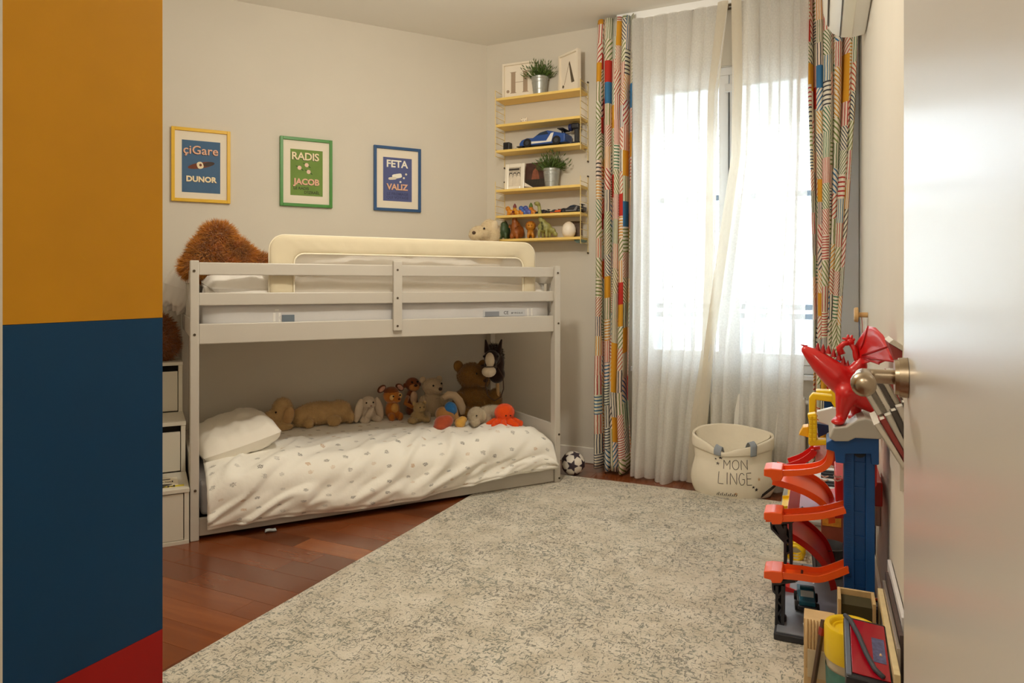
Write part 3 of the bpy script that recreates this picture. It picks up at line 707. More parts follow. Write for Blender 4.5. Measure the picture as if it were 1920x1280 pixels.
# rumpled white sheet over the upper mattress
def sheet(u, v):
    s_ = .05 + u * 1.86
    y = .07 + v * .78
    z = 1.150 + .035 * noise.noise((s_ * 3, y * 3, 2)) + .018 * noise.noise((s_ * 9, y * 5, 7)) + .05 * max(0, noise.noise((s_ * 2.2, y * 2, 11)))
    e = min(v / .12, 1); z = 1.105 + (z - 1.075) * (e ** .5) if v < .12 else z + .03
    return (s_, y, z)
fab(obj('bed_sheet', MB().grid(sheet, 90, 40), COTTON, smooth=True, recalc=False, solid=.012), 'rumpled white sheet spread over the upper mattress', 'bed sheet')
fab(obj('pillow', pillow_mb((.30, .27, 1.19), .5, .36, .13, (8, 0, 6), 3, lump=.03), COTTON, smooth=True), 'crumpled white pillow behind the upper guard rail', 'pillow')
fab(obj('duvet', pillow_mb((1.15, .36, 1.245), 1.25, .42, .17, (0, 0, 3), 9, 34, lump=.05), COTTON, smooth=True), 'folded white duvet lying behind the padded bed guard', 'duvet')
fab(obj('blanket', pillow_mb((-.02, .74, 1.16), .2, .24, .22, (0, 20, 0), 14, lump=.05), COTTON, smooth=True), 'white crumpled blanket corner sticking out over the slatted bed end', 'blanket')

# padded bed guard ------------------------------------------------------------------
gdl = thing('bed_guard', 'cream padded fold-up bed guard with mesh panel behind the rails', 'bed guard', bedloc, A_BED)
GX0, GX1, GZ, GY = .338, 1.846, 1.432, .075
bw = .118; tw = .092
def rrect(x0, x1, z0, z1, r, n=8):                         # open at the bottom: left leg up, over, right leg down
    pts = [(x0, z0)]
    for k in range(n + 1): a = math.pi - k / n * math.pi / 2; pts.append((x0 + r + r * math.cos(a), z1 - r + r * math.sin(a)))
    for k in range(n + 1): a = math.pi / 2 - k / n * math.pi / 2; pts.append((x1 - r + r * math.cos(a), z1 - r + r * math.sin(a)))
    pts.append((x1, z0)); return pts
outer = rrect(GX0, GX1, 1.045, GZ, .075); inner = rrect(GX0 + bw, GX1 - bw * .72, 1.045, GZ - tw, .05)
# densify and pad
def dens(p, per):
    out = []
    for a, b in zip(p, p[1:]):
        k = max(1, int(math.dist(a, b) / per)); out += [(a[0] + (b[0] - a[0]) * i / k, a[1] + (b[1] - a[1]) * i / k) for i in range(k)]
    return out + [p[-1]]
def resample(p, n):
    ls = [0]
    for a, b in zip(p, p[1:]): ls.append(ls[-1] + math.dist(a, b))
    out = []; j = 0
    for i in range(n):
        t = ls[-1] * i / (n - 1)
        while j < len(p) - 2 and ls[j + 1] < t: j += 1
        q = (t - ls[j]) / (ls[j + 1] - ls[j]); out.append((p[j][0] + (p[j + 1][0] - p[j][0]) * q, p[j][1] + (p[j + 1][1] - p[j][1]) * q))
    return out
NO = 150; O_, I_ = [], []
def split_legs(p, n1, n2):                               # same knots on both outlines: left leg, top, right leg
    h = len(p) // 2
    return p
O_ = resample(outer, NO); I_ = resample(inner, NO)
mb = MB(); K = 14
for i in range(NO):
    for k in range(K):
        a = 2 * math.pi * k / K; c = math.cos(a); s_ = math.sin(a)
        t = .5 - .5 * (abs(c) ** .6) * (1 if c > 0 else -1)
        x = O_[i][0] + (I_[i][0] - O_[i][0]) * t; z = O_[i][1] + (I_[i][1] - O_[i][1]) * t
        w_ = .017 * (1 + .25 * noise.noise((x * 5, z * 5, 3)) + .35 * noise.noise((x * 17, z * 9, 8)))
        mb.v.append((x, GY + (abs(s_) ** .7) * (1 if s_ > 0 else -1) * w_, z))
for i in range(NO - 1):
    for k in range(K): mb.f.append((i * K + k, i * K + (k + 1) % K, (i + 1) * K + (k + 1) % K, (i + 1) * K + k))
mb.f += [tuple(range(K)), tuple(range((NO - 1) * K, NO * K))]
obj('padded_frame', mb, CREAMF, gdl, smooth=True)
obj('piping', MB().tube([(p[0], GY - .012, p[1]) for p in I_], .0045, 6), mat('cream_piping', (244, 236, 214), .7), gdl, smooth=True)
obj('piping', MB().tube([(p[0], GY - .002, p[1]) for p in O_], .0035, 6), mat('cream_piping', (244, 236, 214), .7), gdl, smooth=True)
MESHM = sheer_mat('guard_mesh', .68, (238, 232, 222))
obj('mesh_panel', MB().box((GX0 + bw * .8, GY, 1.05), (GX1 - bw * .6, GY + .002, GZ - tw * .8)), MESHM, gdl)
CLAMP = mat('white_clamp', (226, 224, 220), .4)
for x in (.372, 1.80):
    c = obj('clamp', MB().box((x - .02, GY - .026, 1.0), (x - .006, GY - .004, 1.046)).box((x + .006, GY - .026, 1.0), (x + .02, GY - .004, 1.046)).box((x - .012, GY - .024, 1.03), (x + .012, GY - .006, 1.066)), CLAMP, gdl, bevel=.003)
obj('buckle', MB().box((.395, .0445, 1.0), (.455, .0485, 1.035)), mat('slate_buckle', (104, 116, 128), .6), gdl, bevel=.001)

# lower bunk -----------------------------------------------------------------------
def print_mat(name, base, ink1, ink2, cell=.105, r=.0125):
    m = bpy.data.materials.new(name); m.use_nodes = True; nt = m.node_tree; N = nt.nodes; L = nt.links; b = N['Principled BSDF']
    M_ = lambda op, a, b_=None, c=None: math_node(N, L, op, a, b_, c)
    uv = N.new('ShaderNodeUVMap'); vo = N.new('ShaderNodeTexVoronoi'); vo.inputs['Scale'].default_value = 1 / cell; vo.inputs['Randomness'].default_value = .55; vo.voronoi_dimensions = '2D'; L.new(uv.outputs[0], vo.inputs['Vector'])
    nz = N.new('ShaderNodeTexNoise'); nz.inputs['Scale'].default_value = 260; nz.inputs['Detail'].default_value = 2; L.new(uv.outputs[0], nz.inputs['Vector'])
    n2 = N.new('ShaderNodeTexNoise'); n2.inputs['Scale'].default_value = 110; L.new(uv.outputs[0], n2.inputs['Vector'])
    dd = M_('ADD', vo.outputs['Distance'], M_('MULTIPLY', M_('SUBTRACT', n2.outputs['Fac'], .5), .22))
    near = M_('LESS_THAN', dd, r / cell)
    line = M_('GREATER_THAN', nz.outputs['Fac'], .47)
    se = N.new('ShaderNodeSeparateColor'); L.new(vo.outputs['Color'], se.inputs[0])
    fac = M_('MULTIPLY', M_('MULTIPLY', near, line), M_('MULTIPLY_ADD', se.outputs[1], .5, .35))
    ink = N.new('ShaderNodeMix'); ink.data_type = 'RGBA'; L.new(M_('GREATER_THAN', se.outputs[0], .72), ink.inputs[0]); ink.inputs[6].default_value = (*lin(ink1), 1); ink.inputs[7].default_value = (*lin(ink2), 1)
    mx = N.new('ShaderNodeMix'); mx.data_type = 'RGBA'; L.new(fac, mx.inputs[0]); mx.inputs[6].default_value = (*lin(base), 1); L.new(ink.outputs[2], mx.inputs[7])
    L.new(mx.outputs[2], b.inputs['Base Color']); b.inputs['Roughness'].default_value = .85; b.inputs['Specular IOR Level'].default_value = .2; b.inputs['Sheen Weight'].default_value = .15
    tc = N.new('ShaderNodeTexCoord'); n3 = N.new('ShaderNodeTexNoise'); n3.inputs['Scale'].default_value = 14; n3.inputs['Detail'].default_value = 4; L.new(tc.outputs['Object'], n3.inputs['Vector'])
    bp = N.new('ShaderNodeBump'); bp.inputs['Strength'].default_value = .35; bp.inputs['Distance'].default_value = .012; L.new(n3.outputs['Fac'], bp.inputs['Height']); L.new(bp.outputs[0], b.inputs['Normal'])
    return m
DUV = print_mat('animal_print_cotton', (246, 243, 235), (92, 88, 88), (190, 146, 96))
SHT = print_mat('fitted_sheet_print', (206, 204, 208), (120, 118, 130), (120, 118, 130))
lm = MB(); sb = soft_box((.028, .042, .088), (LEN - .028, WID - .045, .262), .03)
sb.uv = {i: (p[0] + p[1], p[2]) for i, p in enumerate(sb.v)}
fab(obj('mattress', sb, SHT, smooth=True), 'mattress in a pale grey printed sheet on the lower bunk', 'mattress')
hemtab = [onplane(FB, px, py, -.03) for px, py in ((380, 995), (440, 985), (520, 972), (612, 961), (700, 951), (790, 934), (860, 918), (930, 896), (1000, 884), (1044, 878))]
def hemz(s_):
    t = hemtab
    if s_ <= t[0][0]: return t[0][1]
    for a, b in zip(t, t[1:]):
        if s_ <= b[0]: return a[1] + (b[1] - a[1]) * (s_ - a[0]) / (b[0] - a[0])
    return t[-1][1]
DZ = .325
def duvf(u, v):
    s_ = .052 + u * (LEN - .052 - .028)
    zb = hemz(s_); R_ = .115
    lf = 1 - math.exp(-(s_ - .03) / .05); rt = 1 - math.exp(-(LEN - .012 - s_) / .06)
    zt = DZ * (1 - .3 * (1 - rt)) - .04 * (1 - lf)
    ya = -.028
    if v < .58: y, z, n = .86 - (.86 - (ya + R_)) * v / .58, zt, V((0, 0, 1))
    elif v < .76: a = (v - .58) / .18 * math.pi / 2; y, z, n = ya + R_ - R_ * math.sin(a), zt - R_ + R_ * math.cos(a), V((0, -math.sin(a), math.cos(a)))
    else: y, z, n = ya, zt - R_ + (zb - (zt - R_)) * (v - .76) / .24, V((0, -1, 0))
    fr = min(1, v / .62)
    k = .016 * noise.noise((s_ * 5 + v * 3, v * 4, 1)) + .012 * noise.noise((s_ * 12 + v * 14, v * 5, 6))
    rdg = abs(noise.noise((s_ * 4.5 + v * 4, v * 2.2, 21))); k += .024 * (1 - min(1, rdg * 5)) * fr
    k += .016 * max(0, (v - .76) / .24) * math.sin(s_ * 23 + 2 * math.sin(s_ * 7)) * .5
    if v < .3: k *= .3
    if v > .97: k -= .01
    p = V((s_, y, z)) + n * k
    if p.y < -.024: p.y = max(p.y, -.06)
    p.y = min(p.y, -.004) if v > .8 else p.y
    return p
fab(obj('duvet', MB().grid(duvf, 150, 90, lambda u, v: (u * 1.88, v * 1.35)), DUV, smooth=True, recalc=False, solid=.012), 'white duvet with tiny grey animal print on the lower bunk', 'duvet')
pb = pillow_mb((.215, .47, .385), .40, .62, .17, (0, -14, 4), 5, 30, lump=.02)
fab(obj('pillow', pb, mat('pillow_cotton', (243, 238, 228), .85, var=.02, scale=9, bump=.25, bscale=20, spec=.2), smooth=True), 'plump cream pillow at the head of the lower bunk', 'pillow')

# scrap of paper under the bed
g_ = ground(508, 997)
pp = obj('paper_scrap', MB().grid(lambda u, v: (.055 * (u - .5) * (1 - .6 * (v - .5) ** 2), .03 * (v - .5), .002 + .010 * (2 * v - 1) ** 2 + .002 * math.sin(6 * u)), 8, 6), mat('paper_grey', (170, 176, 176), .7), smooth=True, recalc=False, solid=.001)
pp.location = (g_.x, g_.y, .0); pp.rotation_euler = (0, 0, A_BED); tag(pp, 'small curled grey paper scrap on the floor under the bed board', 'paper')

# ================================================================ STEP STORAGE AT THE BED'S HEAD
st = thing('step_storage_unit', 'white storage steps with drawers against the end of the bed', 'storage steps', bedloc, A_BED)
STW = mat('step_white', (212, 206, 192), .45, var=.012, scale=7); DARK = mat('dark_gap', (20, 16, 12), .9)
X0, X1 = -.47, -.024
steps = [(-.012, .31, .253), (.31, .62, .502), (.62, .90, .769)]
for i, (y0, y1, zt) in enumerate(steps):
    zl = 0 if i == 0 else steps[i - 1][2]
    obj('side_panel', MB().box((X1 - .02, y0, .0), (X1, y1 - .001, zt - .018)), STW, st, bevel=.0015)
    obj('side_panel', MB().box((X0, y0, .0), (X0 + .02, y1 - .001, zt - .018)), STW, st, bevel=.0015)
    obj('tread', MB().box((X0, y0 - .004, zt - .0175), (X1 + .002, (.9 if i == 2 else y1 + .006), zt)), STW, st, bevel=.0015)
    obj('drawer_cavity', MB().box((X0 + .021, y0 + .03, zl + .004), (X1 - .021, y1 - .01, zt - .019)), DARK, st)
    gap = .004 if i == 0 else .032
    d = obj('drawer', MB().box((X0 + .023, y0 + .003, zl + (.02 if i == 0 else .006)), (X1 - .0235, y0 + .02, zt - .018 - gap)), STW, st, bevel=.0015)
obj('plinth', MB().box((X0, -.014, .0), (X1, .02, .018)), STW, st, bevel=.001)
stk = obj('sticker', MB().box((-.20, .03, .2532), (-.065, .22, .2538)), mat('sticker_paper', (238, 230, 210), .5), st)
IK = mat('sticker_ink', (60, 52, 44), .6)
obj('sticker_print', MB().box((-.17, .125, .2538), (-.085, .155, .2541)).box((-.16, .18, .2538), (-.095, .195, .2541)), IK, stk)
obj('sticker_print', MB().prism([(-.13 + .042 * math.cos(a * math.pi / 10), .09 + .016 * math.sin(a * math.pi / 10)) for a in range(20)], lambda p: (p[0], p[1], .2538), lambda p: (p[0], p[1], .2541)), IK, stk)
obj('sticker_print', MB().box((-.19, .036, .2538), (-.042, .066, .2541)), mat('sticker_yellow', (214, 196, 40), .5), stk)
text_mesh('lettering', 'AZN', .045, IK, stk, Matrix.Translation((-.125, .052, .2543)), bold=.002)
text_mesh('lettering', 'IXOXI', .028, mat('sticker_pale', (226, 216, 190), .6), stk, Matrix.Translation((-.128, .14, .2543)), bold=.001)

# ================================================================ POSTERS
POSTER_PAPER = mat('mat_board', (232, 222, 204), .8)
def hand_text(s_, size, c1, c2, par, x, z, y, bold, sp=1., shear=0.):
    if c2: text_mesh('lettering', s_, size, c2, par, Matrix.Translation((x - size * .05, y + .0003, z - size * .05)) @ TOUP, bold=bold, space=sp, shear=shear, extrude=.0002)
    return text_mesh('lettering', s_, size, c1, par, Matrix.Translation((x, y, z)) @ TOUP, bold=bold, space=sp, shear=shear, extrude=.0003)
def frame(pxl, pxr, pyt, pyb, poster, fm, pm, label):
    xm, py = (pxl + pxr) / 2, (pyt + pyb) / 2
    x0, x1 = onplane(FBW, pxl, py, -.015)[0], onplane(FBW, pxr, py, -.015)[0]
    z1, z0 = onplane(FBW, xm, pyt, -.015)[1], onplane(FBW, xm, pyb, -.015)[1]
    w_, h_ = x1 - x0, z1 - z0; p = toworld(FBW, ((x0 + x1) / 2, 0)); b_ = .0185
    t = thing('framed_poster', label, 'poster', (p.x, p.y, (z0 + z1) / 2), A_BED)
    W2, H2 = w_ / 2, h_ / 2
    obj('frame', MB().box((-W2, -.022, -H2), (-W2 + b_, -.002, H2)).box((W2 - b_, -.022, -H2), (W2, -.002, H2)).box((-W2 + b_, -.022, -H2), (W2 - b_, -.002, -H2 + b_)).box((-W2 + b_, -.022, H2 - b_), (W2 - b_, -.002, H2)), fm, t, bevel=.0015)
    obj('mount', MB().box((-W2 + b_, -.011, -H2 + b_), (W2 - b_, -.003, H2 - b_)), POSTER_PAPER, t)
    a0, a1 = onplane(FBW, poster[0], py, -.012)[0], onplane(FBW, poster[1], py, -.012)[0]
    c1, c0 = onplane(FBW, xm, poster[2], -.012)[1], onplane(FBW, xm, poster[3], -.012)[1]
    xo, zo = (x0 + x1) / 2, (z0 + z1) / 2
    ps = obj('print', MB().box((a0 - xo, -.0122, c0 - zo), (a1 - xo, -.0111, c1 - zo)), pm, t)
    return ps, (a0 + a1) / 2 - xo, (c0 + c1) / 2 - zo, a1 - a0, c1 - c0
def disc(par, nm, cx, cz, rx, rz_, m, y=-.0126, rot=0., n=20, sq=1.):
    ca, sa = math.cos(rot), math.sin(rot); pts = []
    for k in range(n):
        a = 2 * math.pi * k / n; u = rx * math.copysign(abs(math.cos(a)) ** sq, math.cos(a)); v = rz_ * math.copysign(abs(math.sin(a)) ** sq, math.sin(a))
        pts.append((cx + u * ca - v * sa, cz + u * sa + v * ca))
    return obj(nm, MB().prism(pts, lambda p: (p[0], -.0119, p[1]), lambda p: (p[0], y, p[1])), m, par)
CRM = mat('letter_cream', (238, 222, 186), .7); PNK = mat('letter_pink', (226, 178, 150), .7); INK = mat('letter_shadow', (58, 40, 40), .7); WHT = mat('letter_white', (240, 236, 222), .7)
OLV = mat('letter_olive', (60, 64, 40), .7)
ps, cx, cz, pw_, ph = frame(321, 432, 241.6, 379, (341, 413, 264.3, 361.4), mat('frame_yellow', (226, 178, 22), .4, var=.03), mat('poster_blue', (72, 104, 138), .8, var=.06, scale=14), 'yellow framed blue poster lettered cigare dunor on the wall')
hand_text('çiGare', .084 * pw_ / .25, PNK, INK, ps, cx - .002, cz + ph * .31, -.0128, .0009, 1.02)
disc(ps, 'cigar', cx, cz + ph * .03, pw_ * .36, pw_ * .085, mat('cigar_brown', (112, 56, 34), .7, var=.25, scale=30), rot=.24)
disc(ps, 'cigar_tip', cx + pw_ * .2, cz + ph * .063, pw_ * .15, pw_ * .06, mat('cigar_ash', (64, 50, 44), .7, var=.2), -.0129, rot=.24)
disc(ps, 'cigar_band', cx - pw_ * .03, cz + ph * .03, pw_ * .085, pw_ * .1, CRM, -.0132, rot=.3, sq=.8)
disc(ps, 'cigar_band', cx - pw_ * .02, cz + ph * .035, pw_ * .035, pw_ * .04, mat('cigar_brown', (112, 56, 34)), -.0135)
hand_text('DUNOR', .053 * pw_ / .25, CRM, INK, ps, cx, cz - ph * .245, -.0128, .002, 1.02)
ps, cx, cz, pw_, ph = frame(525, 623, 259, 387.6, (544.4, 605, 281, 367), mat('frame_green', (58, 132, 36), .4, var=.03), mat('poster_green', (112, 142, 66), .8, var=.12, scale=9), 'green framed poster with three radishes lettered radis jacob')
hand_text('RADIS', .072 * pw_ / .22, CRM, OLV, ps, cx - .008, cz + ph * .345, -.0128, .0014, .95)
for dx, dz in ((-.22, .1), (.0, .17), (.06, .025)):
    disc(ps, 'radish', cx + dx * pw_, cz + dz * ph, pw_ * .062, pw_ * .065, mat('radish_pink', (232, 196, 178), .7), -.0128)
    disc(ps, 'radish_leaf', cx + (dx + .08) * pw_, cz + (dz - .035) * ph, pw_ * .055, pw_ * .014, mat('radish_leaf', (52, 78, 34), .7), -.0126, rot=-.7)
    disc(ps, 'radish_leaf', cx + (dx - .07) * pw_, cz + (dz + .025) * ph, pw_ * .05, pw_ * .013, mat('radish_leaf', (52, 78, 34), .7), -.0125, rot=-.5)
hand_text('JACOB', .058 * pw_ / .22, PNK, INK, ps, cx - .0, cz - ph * .205, -.0128, .002, .98)
text_mesh('lettering', 'LE RADIS', .026 * pw_ / .22, OLV, ps, Matrix.Translation((cx - pw_ * .17, -.0128, cz - ph * .345)) @ TOUP, bold=.0004)
text_mesh('lettering', "D'IZRAËL", .026 * pw_ / .22, OLV, ps, Matrix.Translation((cx + pw_ * .16, -.0128, cz - ph * .43)) @ TOUP, bold=.0004)
ps, cx, cz, pw_, ph = frame(701, 789, 275.5, 396, (718.4, 772, 296, 377.3), mat('frame_blue', (38, 80, 128), .4, var=.03), mat('poster_indigo', (84, 92, 140), .8, var=.07, scale=12), 'blue framed poster with a cheese block lettered feta valiz')
hand_text('FETA', .07 * pw_ / .21, WHT, None, ps, cx - .004, cz + ph * .35, -.0128, .0018, 1.0)
disc(ps, 'cheese_block', cx - pw_ * .02, cz + ph * .08, pw_ * .17, pw_ * .075, WHT, -.0128, rot=.22, sq=.45)
disc(ps, 'cheese_slice', cx - pw_ * .18, cz + ph * .02, pw_ * .14, pw_ * .045, mat('letter_cream2', (222, 214, 196), .7), -.0130, rot=.12, sq=.6)
for dx, dz in ((.3, .135), (.22, .045), (.1, -.05)): disc(ps, 'cheese_crumb', cx + dx * pw_, cz + dz * ph, pw_ * .036, pw_ * .036, mat('letter_cream2', (222, 214, 196)), -.0128)
hand_text('VALIZ', .058 * pw_ / .21, PNK, INK, ps, cx - .002, cz - ph * .18, -.0128, .0018, .98)
FNT = mat('letter_indigo', (66, 72, 112), .8)
text_mesh('lettering', 'LE FROMAGE', .027 * pw_ / .21, FNT, ps, Matrix.Translation((cx, -.0128, cz - ph * .335)) @ TOUP, bold=.0004)
text_mesh('lettering', 'QUI VOYAGE', .027 * pw_ / .21, FNT, ps, Matrix.Translation((cx, -.0128, cz - ph * .42)) @ TOUP, bold=.0004)
# ================================================================ WALL SHELVES
SHELFM = mat('shelf_yellow', (238, 204, 116), .5, var=.03, scale=8); WIREM = mat('wire_yellow', (232, 208, 138), .45)
SX0, SX1, SDP = .144, .760, .150
FWL = (C0[0], C0[1], 0)
def shelf_unit(zs, label):
    t = thing('wire_shelf', label, 'shelf', FWL, A_WIN, 'pale yellow wall shelves')
    for z in zs: obj('shelf_board', MB().box((SX0 + .004, -SDP, z - .017), (SX1 - .004, -.006, z)), SHELFM, t, bevel=.002)
    for x in (SX0, SX1):
        mb = MB(); zt, zb = zs[0] + .055, zs[-1] - .045
        for y in (-SDP - .002, -.008): mb.cyl((x, y, zb + (.0 if y < -.1 else -.06)), (x, y, zt + (0 if y < -.1 else .02)), .0026, n=8)
        z = zb + .005
        while z < zt: mb.cyl((x, -SDP - .002, z), (x, -.008, z), .002, n=6); z += .0445
        obj('wire_side', mb, WIREM, t, smooth=50)
    for x in (SX0, SX1):
        for z in (zs[0] + .07, zs[-1] - .1): obj('screw', MB().cyl((x, -.001, z), (x, -.012, z), .006, n=10), mat('screw_dark', (80, 66, 48), .5, .5), t)
    return t
Z6 = [2.458, 2.278, 2.103, 1.834, 1.657, 1.496]
shelf_unit(Z6[:3], 'upper pale yellow wire-sided wall shelf holding the letter frames'); shelf_unit(Z6[3:], 'lower pale yellow wire-sided wall shelf holding dinosaurs and photos')
def sx(px, py, d=.08): return onplane(FW, px, py, -d)[0]
def on_shelf(name, label, cat, px, py, z, d=.08, rz=0., group=None):
    p = toworld(FW, (sx(px, py, d), -d), z); return thing(name, label, cat, tuple(p), A_WIN + math.radians(rz), group)
FRW = mat('white_frame', (236, 226, 208), .5); LETG = mat('letter_taupe', (172, 150, 128), .8); LETD = mat('letter_dark', (96, 84, 66), .8)
# letter frames
def letter_frame(label, px, py, w_, h_, d, rz, kind):
    t = on_shelf('framed_letter', label, 'picture frame', px, py, Z6[0], d, rz, 'letter frames on the top shelf')
    W2 = w_ / 2; b_ = .014
    obj('frame', MB().box((-W2, 0, 0), (-W2 + b_, .03, h_)).box((W2 - b_, 0, 0), (W2, .03, h_)).box((-W2 + b_, 0, 0), (W2 - b_, .03, b_)).box((-W2 + b_, 0, h_ - b_), (W2 - b_, .03, h_)), FRW, t, bevel=.001)
    pn = obj('print', MB().box((-W2 + b_, .016, b_), (W2 - b_, .022, h_ - b_)), mat('letter_paper', (240, 230, 214), .8), t)
    if kind == 'H':
        for x in (-.045, .045):
            obj('letter', MB().box((x - .016, .0148, .05), (x + .016, .0158, .19)).box((x - .022, .0148, .047), (x + .022, .0158, .051)).box((x - .022, .0148, .189), (x + .022, .0158, .193)), LETG, pn)
        obj('letter', MB().box((-.03, .0148, .119), (.03, .0158, .122)), LETG, pn)
        obj('letter_mark', MB().cyl((-.085, .0158, .062), (-.085, .0148, .062), .011, n=16), LETG, pn)
    else:
        obj('letter', MB().prism([(-.004, .195), (.004, .205), (.052, .06), (.022, .06)], lambda p: (p[0], .0148, p[1]), lambda p: (p[0], .0158, p[1])), LETD, pn)
        obj('letter', MB().prism([(-.002, .2), (.002, .2), (-.05, .06), (-.054, .06)], lambda p: (p[0], .0148, p[1]), lambda p: (p[0], .0158, p[1])), LETG, pn)
        obj('letter_mark', MB().cyl((-.064, .0158, .05), (-.064, .0148, .05), .01, n=12), LETD, pn)
letter_frame('white box frame with the letter H on the top wall shelf', 972, 150, .245, .252, .075, 2, 'H')
letter_frame('white box frame with the letter A standing aslant on the top shelf', 1064, 130, .205, .262, .090, -30, 'A')
# plants
ZINC = mat('zinc', (176, 180, 178), .38, .75, var=.08, scale=40)
LEAF = mat('leaf_green', (72, 96, 34), .6, var=.45, scale=60)
def plant(px, py, z, label, seed, d):
    t = on_shelf('potted_plant', label, 'plant', px, py, z, d, 0, 'potted plants on the wall shelves'); rnd = random.Random(seed)
    obj('pot', MB().lathe([(.001, 0), (.043, 0), (.0435, .006), (.055, .108), (.058, .112), (.059, .124), (.056, .128), (.052, .124), (.050, .1), (.001, .098)], 28), ZINC, t, smooth=30)
    obj('pot_band', MB().lathe([(.0468, .036), (.049, .039), (.0475, .042)], 28).lathe([(.0525, .085), (.0545, .088), (.0532, .091)], 28), ZINC, t, smooth=True)
    mb = MB()
    for i in range(430):
        a = rnd.uniform(0, 6.283); el = math.radians(rnd.uniform(12, 92)); r0 = rnd.uniform(0, .034)
        base = V((r0 * math.cos(a), r0 * math.sin(a), .11)); dr_ = V((math.cos(a) * math.cos(el), math.sin(a) * math.cos(el), math.sin(el)))
        L_ = rnd.uniform(.05, .135); p = base + dr_ * L_ * rnd.uniform(.25, 1)
        dd = (dr_ + V((rnd.uniform(-.6, .6), rnd.uniform(-.6, .6), rnd.uniform(-.2, .7)))).normalized(); sd_ = dd.cross(V((rnd.uniform(-1, 1), rnd.uniform(-1, 1), .3))).normalized() * .0036
        q = p + dd * rnd.uniform(.025, .045); o = len(mb.v); mid = (p + q) / 2
        mb.v += [tuple(p), tuple(mid + sd_), tuple(q), tuple(mid - sd_)]; mb.f.append((o, o + 1, o + 2, o + 3))
        if i % 4 == 0: mb.tube([base, (base + p) / 2 + V((0, 0, .004)), p], .0011, 4)
    for v_ in range(len(mb.v)):
        p = mb.v[v_]
        if p[1] > .068: mb.v[v_] = (p[0], .068, p[2])
    obj('foliage', mb, LEAF, t, recalc=False, kind='stuff')
    obj('soil', MB().cyl((0, 0, .095), (0, 0, .105), .049, n=20), mat('soil', (60, 44, 30), .95), t)
plant(1012, 178, Z6[0], 'green leafy plant in zinc pot between the two letter frames', 3, .075)
plant(1034, 348, Z6[3], 'green leafy plant in zinc pot beside the white photo frame', 8, .075)
# tiny white pebble figurine on second board
t = on_shelf('figurine', 'tiny white figurine with dark dots on the second shelf board', 'figurine', 983, 222, Z6[1], .09)
o = blob('body', [((0, 0, .018), (.026, .018, .016)), ((.014, -.004, .032), (.014, .013, .012)), ((-.014, -.004, .030), (.013, .012, .011))], mat('porcelain', (238, 228, 210), .4), t, .005, 3)
for x, z in ((-.012, .034), (.016, .036), (-.016, .016), (.0, .02), (.018, .018)): obj('dot', MB().ell((x, -.0165, z), .0024, n=8), mat('dot_dark', (70, 52, 40), .6), t)
# blue race car
BLUE = mat('car_blue', (30, 74, 148), .3, coat=.5); TYRE = mat('tyre', (22, 22, 24), .8); BLK = mat('black_plastic', (30, 30, 34), .45)
def race_car(px, py, z, d, label, L_=.30, bm_=BLUE, trim=mat('car_white', (228, 226, 220), .4), group=None, rz=0., name='race_car'):
    t = on_shelf(name, label, 'toy car', px, py, z, d, rz, group); k = L_ / .30
    prof = [(-.15, .012), (-.15, .03), (-.135, .048), (-.10, .058), (-.06, .055), (-.015, .082), (.035, .092), (.08, .080), (.125, .068), (.15, .066), (.15, .02), (.14, .012)]
    P = [(x * k, zz * k) for x, zz in prof]; hw = .056 * k
    obj('body', MB().prism(P, lambda p: (p[0], -hw, p[1]), lambda p: (p[0], hw, p[1])), bm_, t, bevel=.008 * k, seg=3, smooth=40)
    obj('window', MB().prism([(x * k, zz * k) for x, zz in ((-.035, .066), (-.01, .081), (.03, .089), (.045, .068))], lambda p: (p[0], -hw - .0008, p[1]), lambda p: (p[0], hw + .0008, p[1])), mat('car_glass', (40, 54, 74), .15), t)
    obj('stripe', MB().prism([(x * k, zz * k) for x, zz in ((-.08, .02), (-.075, .034), (.03, .03), (.06, .072), (.078, .075), (.062, .022))], lambda p: (p[0], -hw - .0012, p[1]), lambda p: (p[0], -hw + .002, p[1])), trim, t)
    for x in (-.095, .095):
        for s_ in (-1, 1):
            wv = obj('wheel', MB().cyl((x * k, s_ * hw * .72, .027 * k), (x * k, s_ * hw * 1.08, .027 * k), .027 * k, n=20), TYRE, t, bevel=.004 * k, smooth=40)
            obj('hub', MB().cyl((x * k, s_ * hw * 1.08, .027 * k), (x * k, s_ * hw * 1.1, .027 * k), .013 * k, n=12), mat('hub_grey', (70, 74, 82), .4, .6), wv)
    obj('spoiler', MB().box((.10 * k, -hw, .092 * k), (.135 * k, hw, .098 * k)).box((.112 * k, -.02 * k, .06 * k), (.122 * k, -.014 * k, .094 * k)).box((.112 * k, .014 * k, .06 * k), (.122 * k, .02 * k, .094 * k)), BLK, t, bevel=.001)
    obj('splitter', MB().box((-.168 * k, -hw, .008 * k), (-.13 * k, hw, .014 * k)), BLK, t, bevel=.001)
    return t
race_car(1023, 272, Z6[2], .085, 'blue and white racing car model on the third shelf board', .335, rz=-2)
